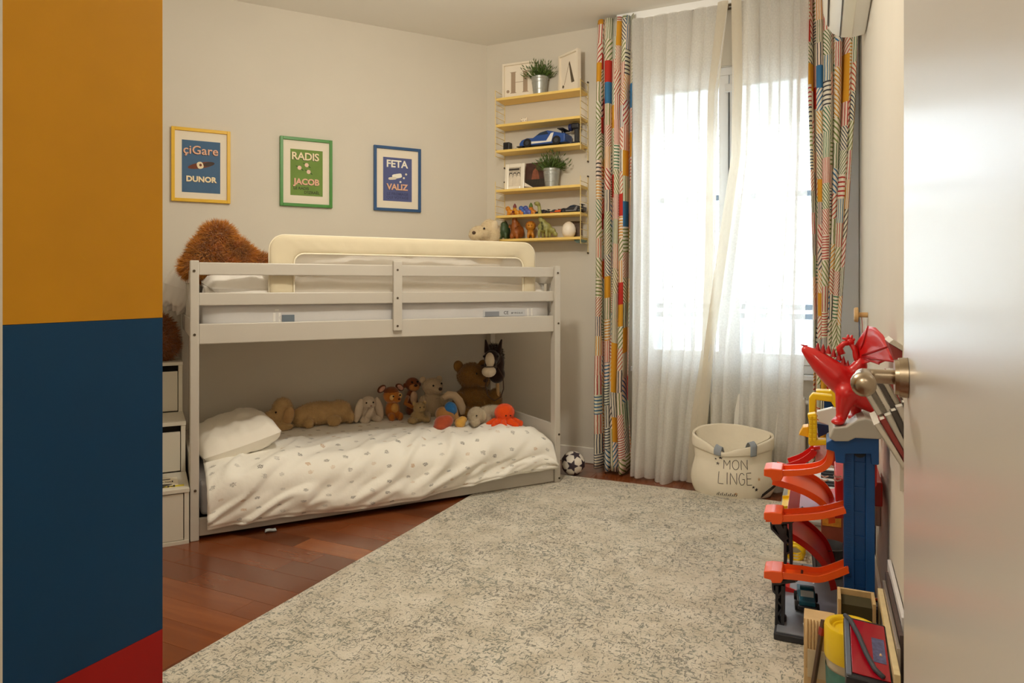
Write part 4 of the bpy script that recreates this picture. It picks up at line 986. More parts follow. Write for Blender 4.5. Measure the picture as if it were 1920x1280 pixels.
# pistol remote, small speaker box and pebbles
t = on_shelf('remote_control', 'black and blue pistol grip remote control standing beside the racing car', 'remote control', 1081, 264, Z6[2], .07)
obj('base', MB().box((-.028, -.03, 0), (.028, .03, .022)), BLK, t, bevel=.006)
obj('grip', MB().box((-.012, -.014, .02), (.014, .016, .115)), BLK, t, bevel=.006)
obj('head', MB().box((-.03, -.025, .108), (.022, .028, .146)), BLK, t, bevel=.008)
obj('steering_wheel', MB().cyl((-.03, -.0, .122), (-.052, -.0, .122), .024, n=20), mat('remote_blue', (36, 46, 96), .4), t, bevel=.003, smooth=40)
t = on_shelf('speaker_cube', 'small black speaker cube at the end of the third shelf board', 'speaker', 952, 277, Z6[2], .085)
obj('case', MB().box((-.024, -.026, 0), (.024, .026, .058)), BLK, t, bevel=.005); obj('grille', MB().cyl((0, -.026, .032), (0, -.0275, .032), .017, n=20), TYRE, t)
for i, (px, s_) in enumerate(((961.5, .008), (966.5, .01))):
    t = on_shelf('pebble', ('small brown pebble beside the black speaker cube', 'dark pebble with white tip on the third shelf board')[i], 'pebble', px, 276, Z6[2], .09)
    blob('stone', [((0, 0, s_ * .7), (s_, s_ * .8, s_ * .7)), ((s_ * .5, 0, s_ * 1.0), (s_ * .6, s_ * .6, s_ * .5))], mat('pebble_brown', (98, 70, 48), .7) if i == 0 else BLK, t, .003, 2)
# photos on the fourth board
t = on_shelf('framed_photo', 'white photo frame with a black and white group photo', 'picture frame', 963.5, 348, Z6[3], .085, 0)
t.rotation_euler.x = math.radians(-5)
w_, h_ = .147, .185; W2 = w_ / 2; b_ = .028
obj('frame', MB().box((-W2, 0, 0), (-W2 + b_, .016, h_)).box((W2 - b_, 0, 0), (W2, .016, h_)).box((-W2 + b_, 0, 0), (W2 - b_, .016, b_)).box((-W2 + b_, 0, h_ - b_), (W2 - b_, .016, h_)), mat('white_gloss_frame', (240, 234, 220), .2), t, bevel=.004)
ph_ = obj('photograph', MB().box((-W2 + b_, .006, b_), (W2 - b_, .01, h_ - b_)), mat('photo_grey', (190, 180, 164), .4, var=.25, scale=45), t)
DKP, LTP = mat('photo_dark', (58, 52, 46), .4, var=.2), mat('photo_light', (224, 214, 198), .4, var=.1)
for i, x in enumerate((-.03, 0, .029)):
    obj('photo_figure', MB().prism([(x - .015, b_), (x - .014, .085 + .004 * i), (x - .006, .1), (x + .008, .1), (x + .015, .085), (x + .014, b_)], lambda p: (p[0], .0045, p[1]), lambda p: (p[0], .006, p[1])), LTP, ph_)
    obj('photo_figure', MB().cyl((x, .006, .113), (x, .0042, .113), .011, n=14), DKP, ph_); obj('photo_figure', MB().cyl((x + .001, .006, .109), (x + .001, .0039, .109), .0075, n=12), LTP, ph_)
obj('photo_shade', MB().box((-W2 + b_, .0045, h_ - b_ - .018), (W2 - b_ - .012, .006, h_ - b_ - .006)), DKP, ph_)
t = on_shelf('photo_print', 'dark reddish photo print leaning behind the zinc plant pot', 'photo', 1003, 345, Z6[3], .055, 0)
t.rotation_euler.x = math.radians(-6)
p_ = obj('card', MB().box((-.075, 0, 0), (.075, .003, .185)), mat('photo_umber', (74, 44, 34), .35, var=.5, scale=22), t)
obj('photo_area', MB().prism([(-.03, .07), (-.02, .13), (.0, .15), (.02, .12), (.03, .07)], lambda p: (p[0], -.0006, p[1]), lambda p: (p[0], 0, p[1])), mat('photo_rust', (138, 78, 54), .4, var=.3, scale=60), p_)
obj('photo_area', MB().box((-.07, -.0006, .02), (.07, 0, .07)), mat('photo_forest', (44, 36, 24), .4, var=.7, scale=70), p_)
t = on_shelf('toy_ramp', 'small white and grey wedge toy in front of the dark photo print', 'toy', 992, 348, Z6[3], .115)
obj('wedge', MB().prism([(-.03, 0), (.035, 0), (-.028, .036)], lambda p: (p[0], -.014, p[1]), lambda p: (p[0], .014, p[1])), mat('wedge_grey', (120, 112, 108), .5), t, bevel=.002)
obj('wedge_top', MB().prism([(-.03, .014), (.036, .002), (-.028, .04)], lambda p: (p[0], -.0146, p[1]), lambda p: (p[0], -.014, p[1])), mat('wedge_white', (226, 216, 200), .5), t)
# little figures and cars on the fifth board
def critter(px, label, c, s_=1., d=.075, ear=None, z=Z6[4], py=398, extra=None):
    t = on_shelf('toy_animal', label, 'toy figure', px, py, z, d, 0, 'little toy figures on the fifth board')
    m = mat('toy_%d_%d_%d' % c, c, .4)
    blob('body', [((0, 0, .022 * s_), (.024 * s_, .018 * s_, .017 * s_)), ((-.016 * s_, -.006 * s_, .045 * s_), (.016 * s_, .014 * s_, .015 * s_)), ((-.013 * s_, -.01 * s_, .008 * s_), (.008 * s_, .008 * s_, .009 * s_)), ((.013 * s_, -.01 * s_, .008 * s_), (.008 * s_, .008 * s_, .009 * s_))], m, t, .0045, 2)
    for e in (-1, 1): obj('eye', MB().ell((-.016 * s_ + e * .006 * s_, -.0185 * s_, .05 * s_), .0022 * s_, n=8), TYRE, t)
    if extra:
        obj('hat', MB().lathe([(.014 * s_, .058 * s_), (.012 * s_, .072 * s_), (.004 * s_, .085 * s_), (.001, .088 * s_)], 14, (-.016 * s_, -.004 * s_, 0)), extra, t, smooth=True)
    return t
critter(957.5, 'small orange lion toy at the end of the fifth board', (218, 142, 30), 1.15)
critter(969.5, 'small yellow toy figure with a maroon hat on the fifth board', (222, 152, 34), .95, .085, extra=mat('hat_maroon', (124, 58, 66), .5))
critter(978, 'orange toy figure in front of the blue toy elephants', (214, 134, 44), .62, .11)
critter(982.5, 'small blue elephant toy beside the figure with maroon hat', (74, 110, 188), 1.15, .06)
critter(991, 'violet blue elephant toy beside the long necked dinosaur', (84, 100, 178), 1.15, .06)
critter(1000, 'small orange and green bird toy behind the dinosaur neck', (206, 128, 40), 1.0, .055, extra=mat('hat_green', (96, 124, 56), .5))
ORG = mat('toy_orange', (222, 92, 40), .4)
race_car(1018, 396, Z6[4], .075, 'small black toy car on the fifth board by the dinosaur neck', .105, BLK, mat('toy_plum', (70, 44, 50), .4), 'small toy cars on the fifth board', name='toy_car')
race_car(1039, 396, Z6[4], .08, 'small black toy car with orange stripe in the toy car row', .095, mat('toy_slate', (62, 60, 58), .4), ORG, 'small toy cars on the fifth board', name='toy_car')
race_car(1053, 395, Z6[4], .075, 'orange toy car with dark stripe in the toy car row', .115, ORG, BLK, 'small toy cars on the fifth board', 80, name='toy_car')
race_car(1074, 394, Z6[4], .08, 'longest black toy car at the end of the fifth board', .17, mat('toy_black', (40, 40, 46), .35), mat('toy_grey', (120, 120, 124), .4), 'small toy cars on the fifth board', name='toy_car')
# dinosaurs, lion, egg on the lowest board
def dino(px, label, ells, c, d=.09, voxel=.006, cat='dinosaur figure', name='dinosaur_figure', rz=0., spec=None):
    t = on_shelf(name, label, cat, px, 447, Z6[5], d, rz); m = mat('figure_%d_%d_%d' % c, c, .45, var=.12, scale=40)
    o = blob('body', ells, m, t, voxel, 3); return t
t = dino(947, 'dark green spiky dinosaur figure at the end of the lowest board', [((0, .0, .06), (.034, .05, .05)), ((0, -.02, .10), (.022, .024, .022)), ((-.02, -.03, .02), (.012, .014, .03)), ((.02, -.03, .02), (.012, .014, .03)), ((.0, .035, .03), (.02, .03, .03))], (62, 84, 52))
for z, y in ((.115, .0), (.11, .02), (.095, .038)): obj('spike', MB().cyl((0, y, z - .01), (0, y + .004, z + .018), .012, .001, 6), mat('spike_green', (44, 64, 44), .5), t)
t = dino(966.5, 'tall brown upright dinosaur figure on the lowest board', [((0, .005, .07), (.037, .04, .06)), ((.002, .012, .045), (.042, .045, .042)), ((-.004, -.005, .12), (.02, .02, .04)), ((-.012, -.014, .165), (.019, .026, .019)), ((-.02, -.02, .02), (.013, .016, .026)), ((.022, -.02, .02), (.013, .016, .026)), ((.03, .03, .05), (.02, .03, .04))], (150, 84, 30))
obj('crest', MB().ell((-.012, -.004, .186), (.010, .02, .010)), mat('crest_red', (110, 40, 36), .5), t, smooth=True)
for e in (-1, 1): obj('arm', MB().tube([(e * .03, -.026, .095), (e * .026, -.044, .08), (e * .016, -.048, .072)], .005, 6, rad=[.007, .006, .003]), mat('figure_150_84_30', (150, 84, 30)), t, smooth=True)
t = dino(995, 'golden standing lion figure on the lowest board', [((0, .02, .048), (.026, .05, .03)), ((0, -.02, .082), (.03, .024, .032)), ((0, -.038, .076), (.016, .014, .014)), ((-.016, -.02, .02), (.009, .011, .026)), ((.016, -.02, .02), (.009, .011, .026)), ((-.016, .05, .02), (.01, .012, .026)), ((.016, .05, .02), (.01, .012, .026))], (190, 126, 34), cat='animal figure', name='lion_figure', rz=20)
obj('mane', MB().ell((0, -.008, .085), (.036, .018, .036)), mat('mane_amber', (158, 92, 26), .7, var=.3, scale=60), t, smooth=True)
for e in (-1, 1): obj('eye', MB().ell((e * .01, -.044, .088), .003, n=8), TYRE, t)
NK = [((.012 + .0 * i, .0, .1), (.02, .022, .03)) for i in range(1)] + [((-.006 - .0022 * i, -.004, .12 + .017 * i), (.0165 - .0007 * i, .017 - .0007 * i, .016)) for i in range(7)]
t = dino(1016, 'pale green long necked dinosaur figure on the lowest board', [((.015, .01, .075), (.05, .032, .036))] + NK + [((-.03, -.014, .232), (.022, .017, .015)), ((-.012, -.02, .03), (.011, .011, .032)), ((-.002, .02, .03), (.011, .011, .032)), ((.04, -.016, .03), (.011, .011, .032)), ((.048, .02, .03), (.011, .011, .032)), ((.07, .016, .05), (.024, .016, .02)), ((.09, .02, .025), (.018, .011, .016))], (150, 148, 86), d=.105, cat='dinosaur figure')
for i in range(6): obj('stripe', MB().ell((.012 + .004 * math.sin(i), -.0215 - .004 * (1 - abs(i - 2.5) / 2.5), .06 + i * .009), (.008, .004, .003), n=8), mat('stripe_olive', (70, 76, 40), .6), t)
for e in (0,): obj('eye', MB().ell((-.04, -.028, .236), .0032, n=8), TYRE, t)
t = on_shelf('night_light', 'smooth white egg shaped night light on the lowest board', 'night light', 1066.5, 443, Z6[5], .085)
obj('egg', MB().lathe([(.001, 0), (.026, .001), (.040, .016), (.0465, .04), (.045, .062), (.037, .084), (.022, .099), (.010, .105), (.001, .107)], 28), mat('egg_white', (238, 228, 214), .45), t, smooth=True)
t = on_shelf('postcard', 'dark patterned postcard leaning behind the white egg', 'card', 1083, 440, Z6[5], .03, 4)
obj('card', MB().box((-.05, 0, 0), (.03, .002, .112)), mat('card_brown', (92, 72, 58), .6, var=.5, scale=50), t)
t = thing('wire_basket_clip', 'small teal clip hanging under the lowest shelf board corner', 'clip', tuple(toworld(FW, (.735, -.07), Z6[5] - .047)), A_WIN)
obj('clip', MB().prism([(-.035, .0), (.03, .0), (.02, -.012), (-.015, -.02)], lambda p: (p[0], -.05, p[1] + .029), lambda p: (p[0], .04, p[1] + .029)), mat('teal_clip', (120, 150, 146), .5), t, bevel=.003)

# ================================================================ SOFT TOYS
def plush_place(px, py, d, z, name, label, rz=0., group=None, fr=FB, cat='soft toy'):
    x = onplane(fr, px, py, d)[0]; p = toworld(fr, (x, d), z)
    return thing(name, label, cat, tuple(p), fr[2] + math.radians(rz), group)
def pm(c, var=.12, scale=25): return mat('plush_%d_%d_%d' % c, c, .95, var=var, scale=scale, bump=.5, bscale=120, sheen=.4, spec=.1)
EYE = mat('bead_eye', (18, 14, 14), .15); SK = DZ + .004
def eyes(t, pts, r=.006):
    for p in pts: obj('eye', MB().ell(p, r, n=10), EYE, t, smooth=True)
def nose(t, p, r, c=(46, 30, 26)): obj('nose', MB().ell(p, r, n=10), mat('nose_%d' % c[0], c, .6), t, smooth=True)
GB = 'soft toys along the lower bunk'
# lying beige dog
t = plush_place(580, 790, .77, SK, 'plush_dog', 'floppy beige plush dog lying along the wall on the lower bunk', 0, GB); m = pm((196, 164, 116))
o = blob('body', [((.06, .0, .075), (.15, .075, .07)), ((.18, .0, .075), (.075, .07, .07)), ((-.05, -.01, .06), (.06, .06, .06)), ((-.16, -.02, .112), (.062, .058, .078)), ((-.225, -.035, .085), (.052, .038, .034)), ((-.19, -.07, .025), (.09, .03, .026)), ((-.02, -.075, .035), (.03, .04, .035)), ((.13, -.08, .035), (.045, .03, .035)), ((.235, -.03, .045), (.03, .06, .04)), ((.27, .0, .03), (.05, .02, .018))], m, t, .009)
fur(o, 7000, .012, .0012, m, 1)
obj('ear', MB().ell((-.135, -.072, .085), (.034, .018, .058), (8, 10, 0)), pm((186, 150, 104)), t, smooth=True); nose(t, (-.274, -.05, .094), (.012, .012, .012), (34, 34, 52)); eyes(t, [(-.205, -.068, .112)])
# white rabbit
t = plush_place(688, 776, .76, SK, 'plush_rabbit', 'white plush rabbit with long hanging ears on the lower bunk', 8, GB); m = pm((216, 200, 180), .06)
o = blob('body', [((0, 0, .05), (.06, .05, .05)), ((.0, -.02, .115), (.05, .045, .045)), ((-.04, -.06, .02), (.028, .04, .022)), ((.04, -.06, .02), (.028, .04, .022)), ((.01, -.055, .105), (.022, .02, .018))], m, t, .007)
for e in (-1, 1): obj('ear', MB().ell((e * .068, -.03, .078), (.027, .016, .075), (0, e * -14, 0)), m, t, smooth=True)
obj('arm', MB().ell((-.02, -.075, .06), (.018, .018, .05), (20, 30, 0)), m, t, smooth=True); fur(o, 4000, .006, .001, m, 2); eyes(t, [(.012, -.068, .126), (-.03, -.06, .126)], .0055); nose(t, (-.006, -.077, .108), (.006, .005, .004), (180, 130, 118))
# fawn coloured plush
t = plush_place(736, 774, .74, SK, 'plush_fawn', 'orange brown plush fawn sitting upright on the lower bunk', 6, GB); m = pm((184, 112, 42), .08)
o = blob('body', [((0, 0, .06), (.048, .045, .065)), ((-.012, -.012, .155), (.056, .05, .05)), ((.005, -.058, .135), (.028, .024, .022)), ((-.028, -.05, .025), (.022, .03, .028)), ((.028, -.05, .025), (.022, .03, .028))], m, t, .007)
obj('forehead', MB().ell((-.014, -.010, .182), (.05, .046, .03)), pm((128, 70, 30)), t, smooth=True)
for e in (-1, 1): er = obj('ear', MB().ell((-.012 + e * .062, .0, .20), (.034, .012, .022), (0, e * 35, 0)), pm((104, 58, 34)), t, smooth=True); obj('inner_ear', MB().ell((-.012 + e * .062, -.008, .20), (.024, .008, .014), (0, e * 35, 0)), pm((196, 148, 128)), er, smooth=True)
obj('cheek', MB().ell((-.022, -.05, .15), (.022, .014, .02)), pm((222, 184, 118)), t, smooth=True); obj('cheek', MB().ell((.028, -.046, .155), (.018, .012, .018)), pm((222, 184, 118)), t, smooth=True)
obj('belly', MB().ell((0, -.034, .075), (.026, .016, .034)), pm((214, 160, 84)), t, smooth=True); nose(t, (.008, -.082, .14), (.008, .006, .006)); eyes(t, [(-.022, -.062, .156), (.026, -.058, .16)], .006)
# brown round headed plush
t = plush_place(772, 765, .80, SK + .012, 'plush_monkey', 'dark brown and tan long armed plush animal leaning on the wall', 4, GB); m = pm((126, 68, 34), .1)
o = blob('body', [((0, .0, .09), (.042, .04, .08)), ((0, -.01, .195), (.05, .044, .046)), ((-.03, -.035, .03), (.025, .04, .03)), ((.03, -.035, .03), (.025, .04, .03))], m, t, .007)
obj('muzzle', MB().ell((0, -.042, .18), (.038, .02, .026)), pm((190, 128, 72)), t, smooth=True); obj('belly', MB().ell((0, -.035, .11), (.026, .014, .045)), pm((206, 172, 140)), t, smooth=True)
obj('arm', MB().tube([(-.035, -.02, .12), (-.065, -.05, .08), (-.03, -.07, .06), (.01, -.065, .065)], .014, 10), pm((178, 108, 46)), t, smooth=True)
nose(t, (0, -.064, .194), (.012, .008, .009), (72, 36, 26)); eyes(t, [(-.019, -.05, .215), (.019, -.05, .215)], .007)
for e in (-1, 1): obj('ear', MB().ell((e * .05, -.005, .19), (.012, .01, .016)), m, t, smooth=True)
# grey white bear
t = plush_place(810, 772, .70, SK, 'plush_bear', 'pale grey teddy bear sitting among the soft toys', -4, GB); m = pm((188, 168, 140), .06)
o = blob('body', [((0, 0, .085), (.07, .06, .085)), ((.0, -.012, .20), (.066, .058, .056)), ((.02, -.06, .182), (.032, .03, .026)), ((-.06, -.06, .025), (.032, .05, .03)), ((.06, -.06, .025), (.032, .05, .03)), ((.075, -.03, .11), (.026, .03, .05)), ((-.07, -.03, .10), (.026, .03, .05))], m, t, .008)
for e in (-1, 1): obj('ear', MB().ell((e * .055 - .005, .004, .243), (.022, .012, .022)), m, t, smooth=True)
fur(o, 5000, .008, .0011, m, 4); nose(t, (.027, -.092, .192), (.013, .009, .011)); eyes(t, [(-.012, -.068, .212), (.046, -.058, .222)], .0065)
# small cream bear
t = plush_place(783, 776, .58, SK, 'plush_bear', 'little cream teddy bear slumped in front of the pale grey bear', 0, GB); m = pm((176, 150, 106), .08)
o = blob('body', [((0, 0, .035), (.045, .04, .038)), ((.012, -.006, .09), (.04, .036, .036)), ((-.045, -.035, .02), (.03, .032, .02)), ((.045, -.035, .02), (.026, .032, .02)), ((.016, -.038, .082), (.018, .014, .014))], m, t, .006)
fur(o, 3000, .007, .001, m, 5); eyes(t, [(.002, -.04, .098), (.026, -.04, .098)], .004)
for e in (-1, 1): obj('ear', MB().ell((.012 + e * .034, .0, .118), (.014, .008, .014)), m, t, smooth=True)
# big brown bear
t = plush_place(888, 762, .62, SK, 'plush_bear', 'largest teddy bear, golden brown, sitting at the foot of the lower bunk', -8, GB); m = pm((132, 94, 40), .15)
o = blob('body', [((.0, 0, .105), (.115, .09, .105)), ((-.02, -.02, .265), (.095, .085, .082)), ((.03, -.09, .235), (.05, .045, .042)), ((-.11, -.05, .10), (.04, .045, .075)), ((.13, -.05, .10), (.045, .05, .08)), ((-.08, -.09, .04), (.05, .06, .04)), ((.10, -.09, .04), (.05, .06, .04))], m, t, .011)
for e in (-1, 1): obj('ear', MB().ell((-.02 + e * .082, .0, .325), (.034, .018, .04), (0, e * 20, 0)), m, t, smooth=True)
fur(o, 12000, .013, .0013, m, 6); nose(t, (.04, -.135, .245), (.017, .011, .012), (60, 36, 22)); eyes(t, [(-.01, -.095, .285), (.062, -.085, .288)], .0075)
# patterned cushion arm beside the big bear
t = plush_place(850, 760, .52, SK + .01, 'plush_sausage', 'flowered cream plush roll arching over the small toys', 0, GB)
obj('roll', MB().tube([(-.06, .02, .135), (-.03, .01, .155), (.005, 0, .15), (.035, -.005, .115), (.055, -.01, .07), (.06, -.012, .028)], .026, 12, rad=[.016, .024, .026, .027, .026, .016]), print_mat('flower_plush', (206, 182, 150), (176, 110, 76), (196, 150, 110), .02, .006), t, smooth=True)
# doll with blue shorts lying face down
t = plush_place(843, 788, .33, SK, 'rag_doll', 'rag doll with blue shorts and rust red legs lying face down', 0, GB)
blob('body', [((-.03, .04, .075), (.045, .04, .05)), ((.0, .02, .06), (.04, .035, .045))], pm((150, 106, 58)), t, .007)
obj('shorts', MB().ell((.018, .025, .108), (.04, .032, .045), (0, -28, 0)), pm((38, 96, 150), .15, 60), t, smooth=True)
blob('leg', [((-.05, -.02, .04), (.055, .05, .042)), ((-.075, -.03, .02), (.04, .045, .02)), ((-.03, -.03, .05), (.04, .035, .035))], pm((168, 76, 48), .1, 50), t, .007)
blob('hand', [((.055, -.03, .03), (.034, .034, .03)), ((.075, -.02, .045), (.03, .028, .022))], pm((206, 158, 72)), t, .006)
blob('arm', [((.045, .03, .075), (.024, .022, .045)), ((.05, .01, .045), (.02, .02, .03))], pm((166, 124, 72)), t, .006)
# grey elephant
t = plush_place(903, 790, .32, SK, 'plush_elephant', 'pale grey plush elephant lying behind the orange octopus', 0, GB); m = pm((180, 166, 142), .06)
o = blob('body', [((.08, .03, .06), (.11, .055, .05)), ((-.04, -.01, .06), (.055, .05, .055)), ((-.062, -.045, .03), (.03, .03, .03)), ((.02, -.03, .035), (.03, .035, .035)), ((.17, .0, .035), (.05, .045, .035)), ((.18, .04, .06), (.045, .04, .04))], m, t, .008)
obj('ear', MB().ell((-.012, -.045, .065), (.012, .03, .036), (0, 0, 20)), m, t, smooth=True); fur(o, 4500, .009, .0011, m, 7); eyes(t, [(-.062, -.062, .072)], .005)
# orange octopus
t = plush_place(946, 798, .215, SK, 'plush_octopus', 'bright orange plush octopus on the duvet at the bed foot', 0, GB); m = pm((232, 82, 18), .08)
arms = []
for k in range(8):
    a = 2 * math.pi * k / 8 + .2
    for q in range(5): r_ = .035 + .017 * q; arms.append(((r_ * math.cos(a + .06 * q), r_ * .8 * math.sin(a + .06 * q), .024 + .010 * math.sin(q * 1.1)), (.019 - .0012 * q, .019 - .0012 * q, .02)))
o = blob('body', [((0, 0, .085), (.062, .056, .052)), ((0, 0, .045), (.05, .045, .04))] + arms, m, t, .006, 3)
fur(o, 5000, .006, .001, m, 8); eyes(t, [(-.018, -.054, .075), (.012, -.055, .073)], .0045)
# hobby horse
t = plush_place(921, 735, .50, SK, 'hobby_horse', 'dark brown hobby horse with white muzzle leaning at the bed foot', -20, GB, cat='hobby horse')
HZ = .075; m = pm((44, 26, 22), .2)
o = blob('head', [((.03, .02, .27 + HZ), (.06, .05, .09)), ((.0, -.02, .315 + HZ), (.052, .05, .05)), ((-.012, -.065, .27 + HZ), (.042, .045, .05)), ((.04, .03, .20 + HZ), (.055, .05, .06))], m, t, .009)
obj('blaze', MB().ell((-.018, -.092, .305 + HZ), (.030, .030, .05), (-18, 0, 0)), pm((222, 208, 184), .05), t, smooth=True)
obj('muzzle', MB().ell((-.026, -.108, .236 + HZ), (.046, .042, .036)), pm((222, 208, 184), .05), t, smooth=True)
for e in (-1, 1): obj('ear', MB().cyl((e * .035 + .01, -.005, .35 + HZ), (e * .052 + .012, -.03, .43 + HZ), .022, .005, 10), m, t, smooth=40)
mane = blob('mane', [((.045, .03, .30 + HZ), (.035, .04, .09)), ((.01, .0, .37 + HZ), (.03, .03, .03))], m, t, .009); fur(mane, 1400, .022, .002, m, 9)
obj('bridle', MB().tube([(-.026 + .05 * math.cos(a), -.08 + .055 * math.sin(a), .268 + HZ) for a in [k * math.pi / 8 for k in range(16)]], .0035, 6, closed=True).tube([(.024, -.09, .268 + HZ), (.05, -.04, .29 + HZ), (.058, .0, .34 + HZ)], .0035, 6), mat('leather_brown', (70, 50, 38), .6), t, smooth=True)
obj('rein', MB().tube([(.03, -.09, .262 + HZ), (.066, -.085, .2 + HZ), (.07, -.08, .12 + HZ), (.05, -.09, .07 + HZ), (.01, -.1, .05 + HZ), (-.03, -.1, .08 + HZ), (-.045, -.08, .14 + HZ), (-.03, -.09, .22 + HZ)], .0035, 6), mat('leather_brown', (70, 50, 38), .6), t, smooth=True)
obj('stick', MB().cyl((.045, .03, .17 + HZ), (.05, .05, .0), .011, n=12), mat('beech', (196, 160, 110), .6), t, smooth=40); eyes(t, [(-.052, -.05, .325 + HZ), (.036, -.055, .325 + HZ)], .007)
# on the upper bunk
t = plush_place(420, 495, .36, 1.225, 'plush_ape', 'big shaggy orange brown plush animal slumped on the upper bunk', 0, 'soft toys on the upper bunk'); m = pm((196, 130, 48), .35, 12)
o = blob('body', [((-.06, 0, .10), (.105, .10, .11)), ((-.03, 0, .19), (.082, .08, .08)), ((-.11, 0, .05), (.09, .09, .06)), ((.06, -.02, .13), (.055, .055, .06)), ((.10, -.03, .09), (.06, .055, .06)), ((.17, -.02, .065), (.07, .05, .045)), ((.235, -.01, .06), (.05, .04, .038)), ((.285, -.01, .055), (.035, .035, .035)), ((0, -.05, .05), (.10, .06, .06))], m, t, .011)
fur(o, 26000, .042, .0022, m, 10, lean=(.15, 0, -.35), spread=.5)
ar = blob('arm', [((.06, -.055, .13), (.042, .032, .05)), ((.09, -.065, .08), (.04, .03, .06))], m, t, .009); fur(ar, 5000, .03, .0016, m, 31, lean=(.2, 0, -.4))
t = plush_place(905, 452, .62, 1.27, 'plush_dog', 'cream plush dog peeping over the padded bed guard', 0, 'soft toys on the upper bunk'); m = pm((216, 196, 160), .05)
o = blob('body', [((.05, 0, .25), (.07, .07, .10)), ((-.03, -.03, .25), (.075, .06, .05)), ((-.075, -.06, .235), (.05, .045, .038)), ((.05, .0, .10), (.09, .08, .11))], m, t, .009); fur(o, 4500, .01, .0013, m, 11)
obj('ear', MB().ell((.055, -.045, .285), (.03, .02, .055), (0, 22, 0)), pm((222, 204, 172), .05), t, smooth=True); nose(t, (-.106, -.092, .247), (.013, .01, .012), (80, 58, 42)); eyes(t, [(-.03, -.086, .278)], .007)
# on the top step
t = plush_place(306, 668, .75, .770, 'plush_hedgehog', 'brown shaggy plush hedgehog with pale face on the top storage step', 0, None); m = pm((146, 88, 42), .3, 14)
o = blob('body', [((-.03, 0, .10), (.10, .09, .10)), ((-.02, .01, .17), (.07, .07, .07))], m, t, .011); fur(o, 3200, .042, .003, m, 12, lean=(.2, 0, -.15))
blob('belly', [((-.06, -.06, .11), (.055, .06, .085))], pm((206, 184, 156), .05), t, .009)
eyes(t, [(-.09, -.112, .15), (-.055, -.12, .15)], .006)

# ================================================================ FOOTBALL AND LAUNDRY BAG
g_ = ground(1075, 892); BR = .074
ball = thing('football', 'small white football with dark star panels between bed and curtain', 'ball', (g_.x, g_.y + .02, BR + .0), .4)
BW_ = mat('ball_white', (232, 224, 214), .4); BS = mat('ball_star', (58, 46, 58), .45)
def icover():
    ph_ = (1 + 5 ** .5) / 2; vs_ = [V(v).normalized() for v in ((-1, ph_, 0), (1, ph_, 0), (-1, -ph_, 0), (1, -ph_, 0), (0, -1, ph_), (0, 1, ph_), (0, -1, -ph_), (0, 1, -ph_), (ph_, 0, -1), (ph_, 0, 1), (-ph_, 0, -1), (-ph_, 0, 1))]
    return vs_
obj('shell', MB().ell((0, 0, 0), BR, n=36), BW_, ball, smooth=True)
IV = icover()
for c in IV:
    nb_ = sorted((v for v in IV if v != c), key=lambda v: -v.dot(c))[:5]
    ax = (nb_[0] - c * nb_[0].dot(c)).normalized(); ay = c.cross(ax)
    mb = MB(); ring = []
    cn_ = [(.60 if k % 2 == 0 else .25) * (ax * math.cos(2 * math.pi * k / 10) + ay * math.sin(2 * math.pi * k / 10)) for k in range(10)]
    for k in range(10): ring += [cn_[k], (cn_[k] + cn_[(k + 1) % 10]) / 2]
    pts = [c * BR * 1.012]; fs = []
    for f_ in (.33, .66, 1.0):
        for q in ring: pts.append((c + q * f_).normalized() * BR * 1.012)
    for k in range(20):
        j = (k + 1) % 20; fs += [(0, 1 + k, 1 + j), (1 + k, 21 + k, 21 + j, 1 + j), (21 + k, 41 + k, 41 + j, 21 + j)]
    mb.add(pts, fs); obj('star_panel', mb, BS, ball, smooth=True)

g_ = ground(1368, 934); LB = thing('laundry_bag', 'white canvas laundry bag printed MON LINGE with stars before the window', 'laundry bag', (g_.x + .04, g_.y + .072, .001), math.radians(-12))
CANV = mat('canvas', (238, 230, 212), .85, var=.03, scale=12, bump=.25, bscale=60, spec=.2)
HB = .335
def bagr(a, h):                                            # radius of the bag at angle a, height fraction h
    base = .185 + .03 * math.sin(min(1, h * 1.6) * math.pi) * (1 - h * .5) + .012 * h
    sq = 1 + .05 * math.cos(4 * a)
    return base * sq * (1 + .03 * noise.noise((math.cos(a) * 2, math.sin(a) * 2, h * 3)) + .015 * math.sin(a * 5 + h * 4) * (1 - h))
def bagp(a, h, off=0.):
    r_ = bagr(a, h) + off; z = HB * h
    z += .042 * h ** 3 * math.sin(a) + .008 * h ** 4 * math.cos(2 * a + .6) - .03 * h ** 6 * math.exp(-((a + math.pi / 2 + .35) / .3) ** 2)
    return V((1.02 * r_ * math.cos(a), .60 * r_ * math.sin(a), max(.002, z)))
mb = MB().grid(lambda u, v: bagp(-math.pi + 2 * math.pi * u, v), 72, 30)
o = obj('bag_body', mb, CANV, LB, smooth=True, recalc=False, solid=.004)
obj('bag_bottom', MB().grid(lambda u, v: bagp(-math.pi + 2 * math.pi * u, 0) * (v * .99) + V((0, 0, .002)), 48, 4), CANV, LB, smooth=True, recalc=False)
obj('cuff', MB().grid(lambda u, v: bagp(-math.pi + 2 * math.pi * u, .80 + .205 * v, .006 + .004 * math.sin(v * 3.1)), 72, 6), CANV, LB, smooth=True, recalc=False, solid=.004)
obj('lining', MB().grid(lambda u, v: bagp(-math.pi + 2 * math.pi * u, 1 - .45 * v, -.01 - .03 * v), 48, 6), CANV, LB, smooth=True, recalc=False)
def heap(u, v):
    p = bagp(-math.pi + 2 * math.pi * u, .6, -.03); return V((p.x * v, p.y * v, .19 + .03 * noise.noise((u * 6, v * 4, 2))))
obj('lining', MB().grid(heap, 30, 8), mat('laundry_cloth', (206, 200, 190), .9), LB, smooth=True, recalc=False)
GRB = mat('grey_webbing', (150, 158, 168), .8)
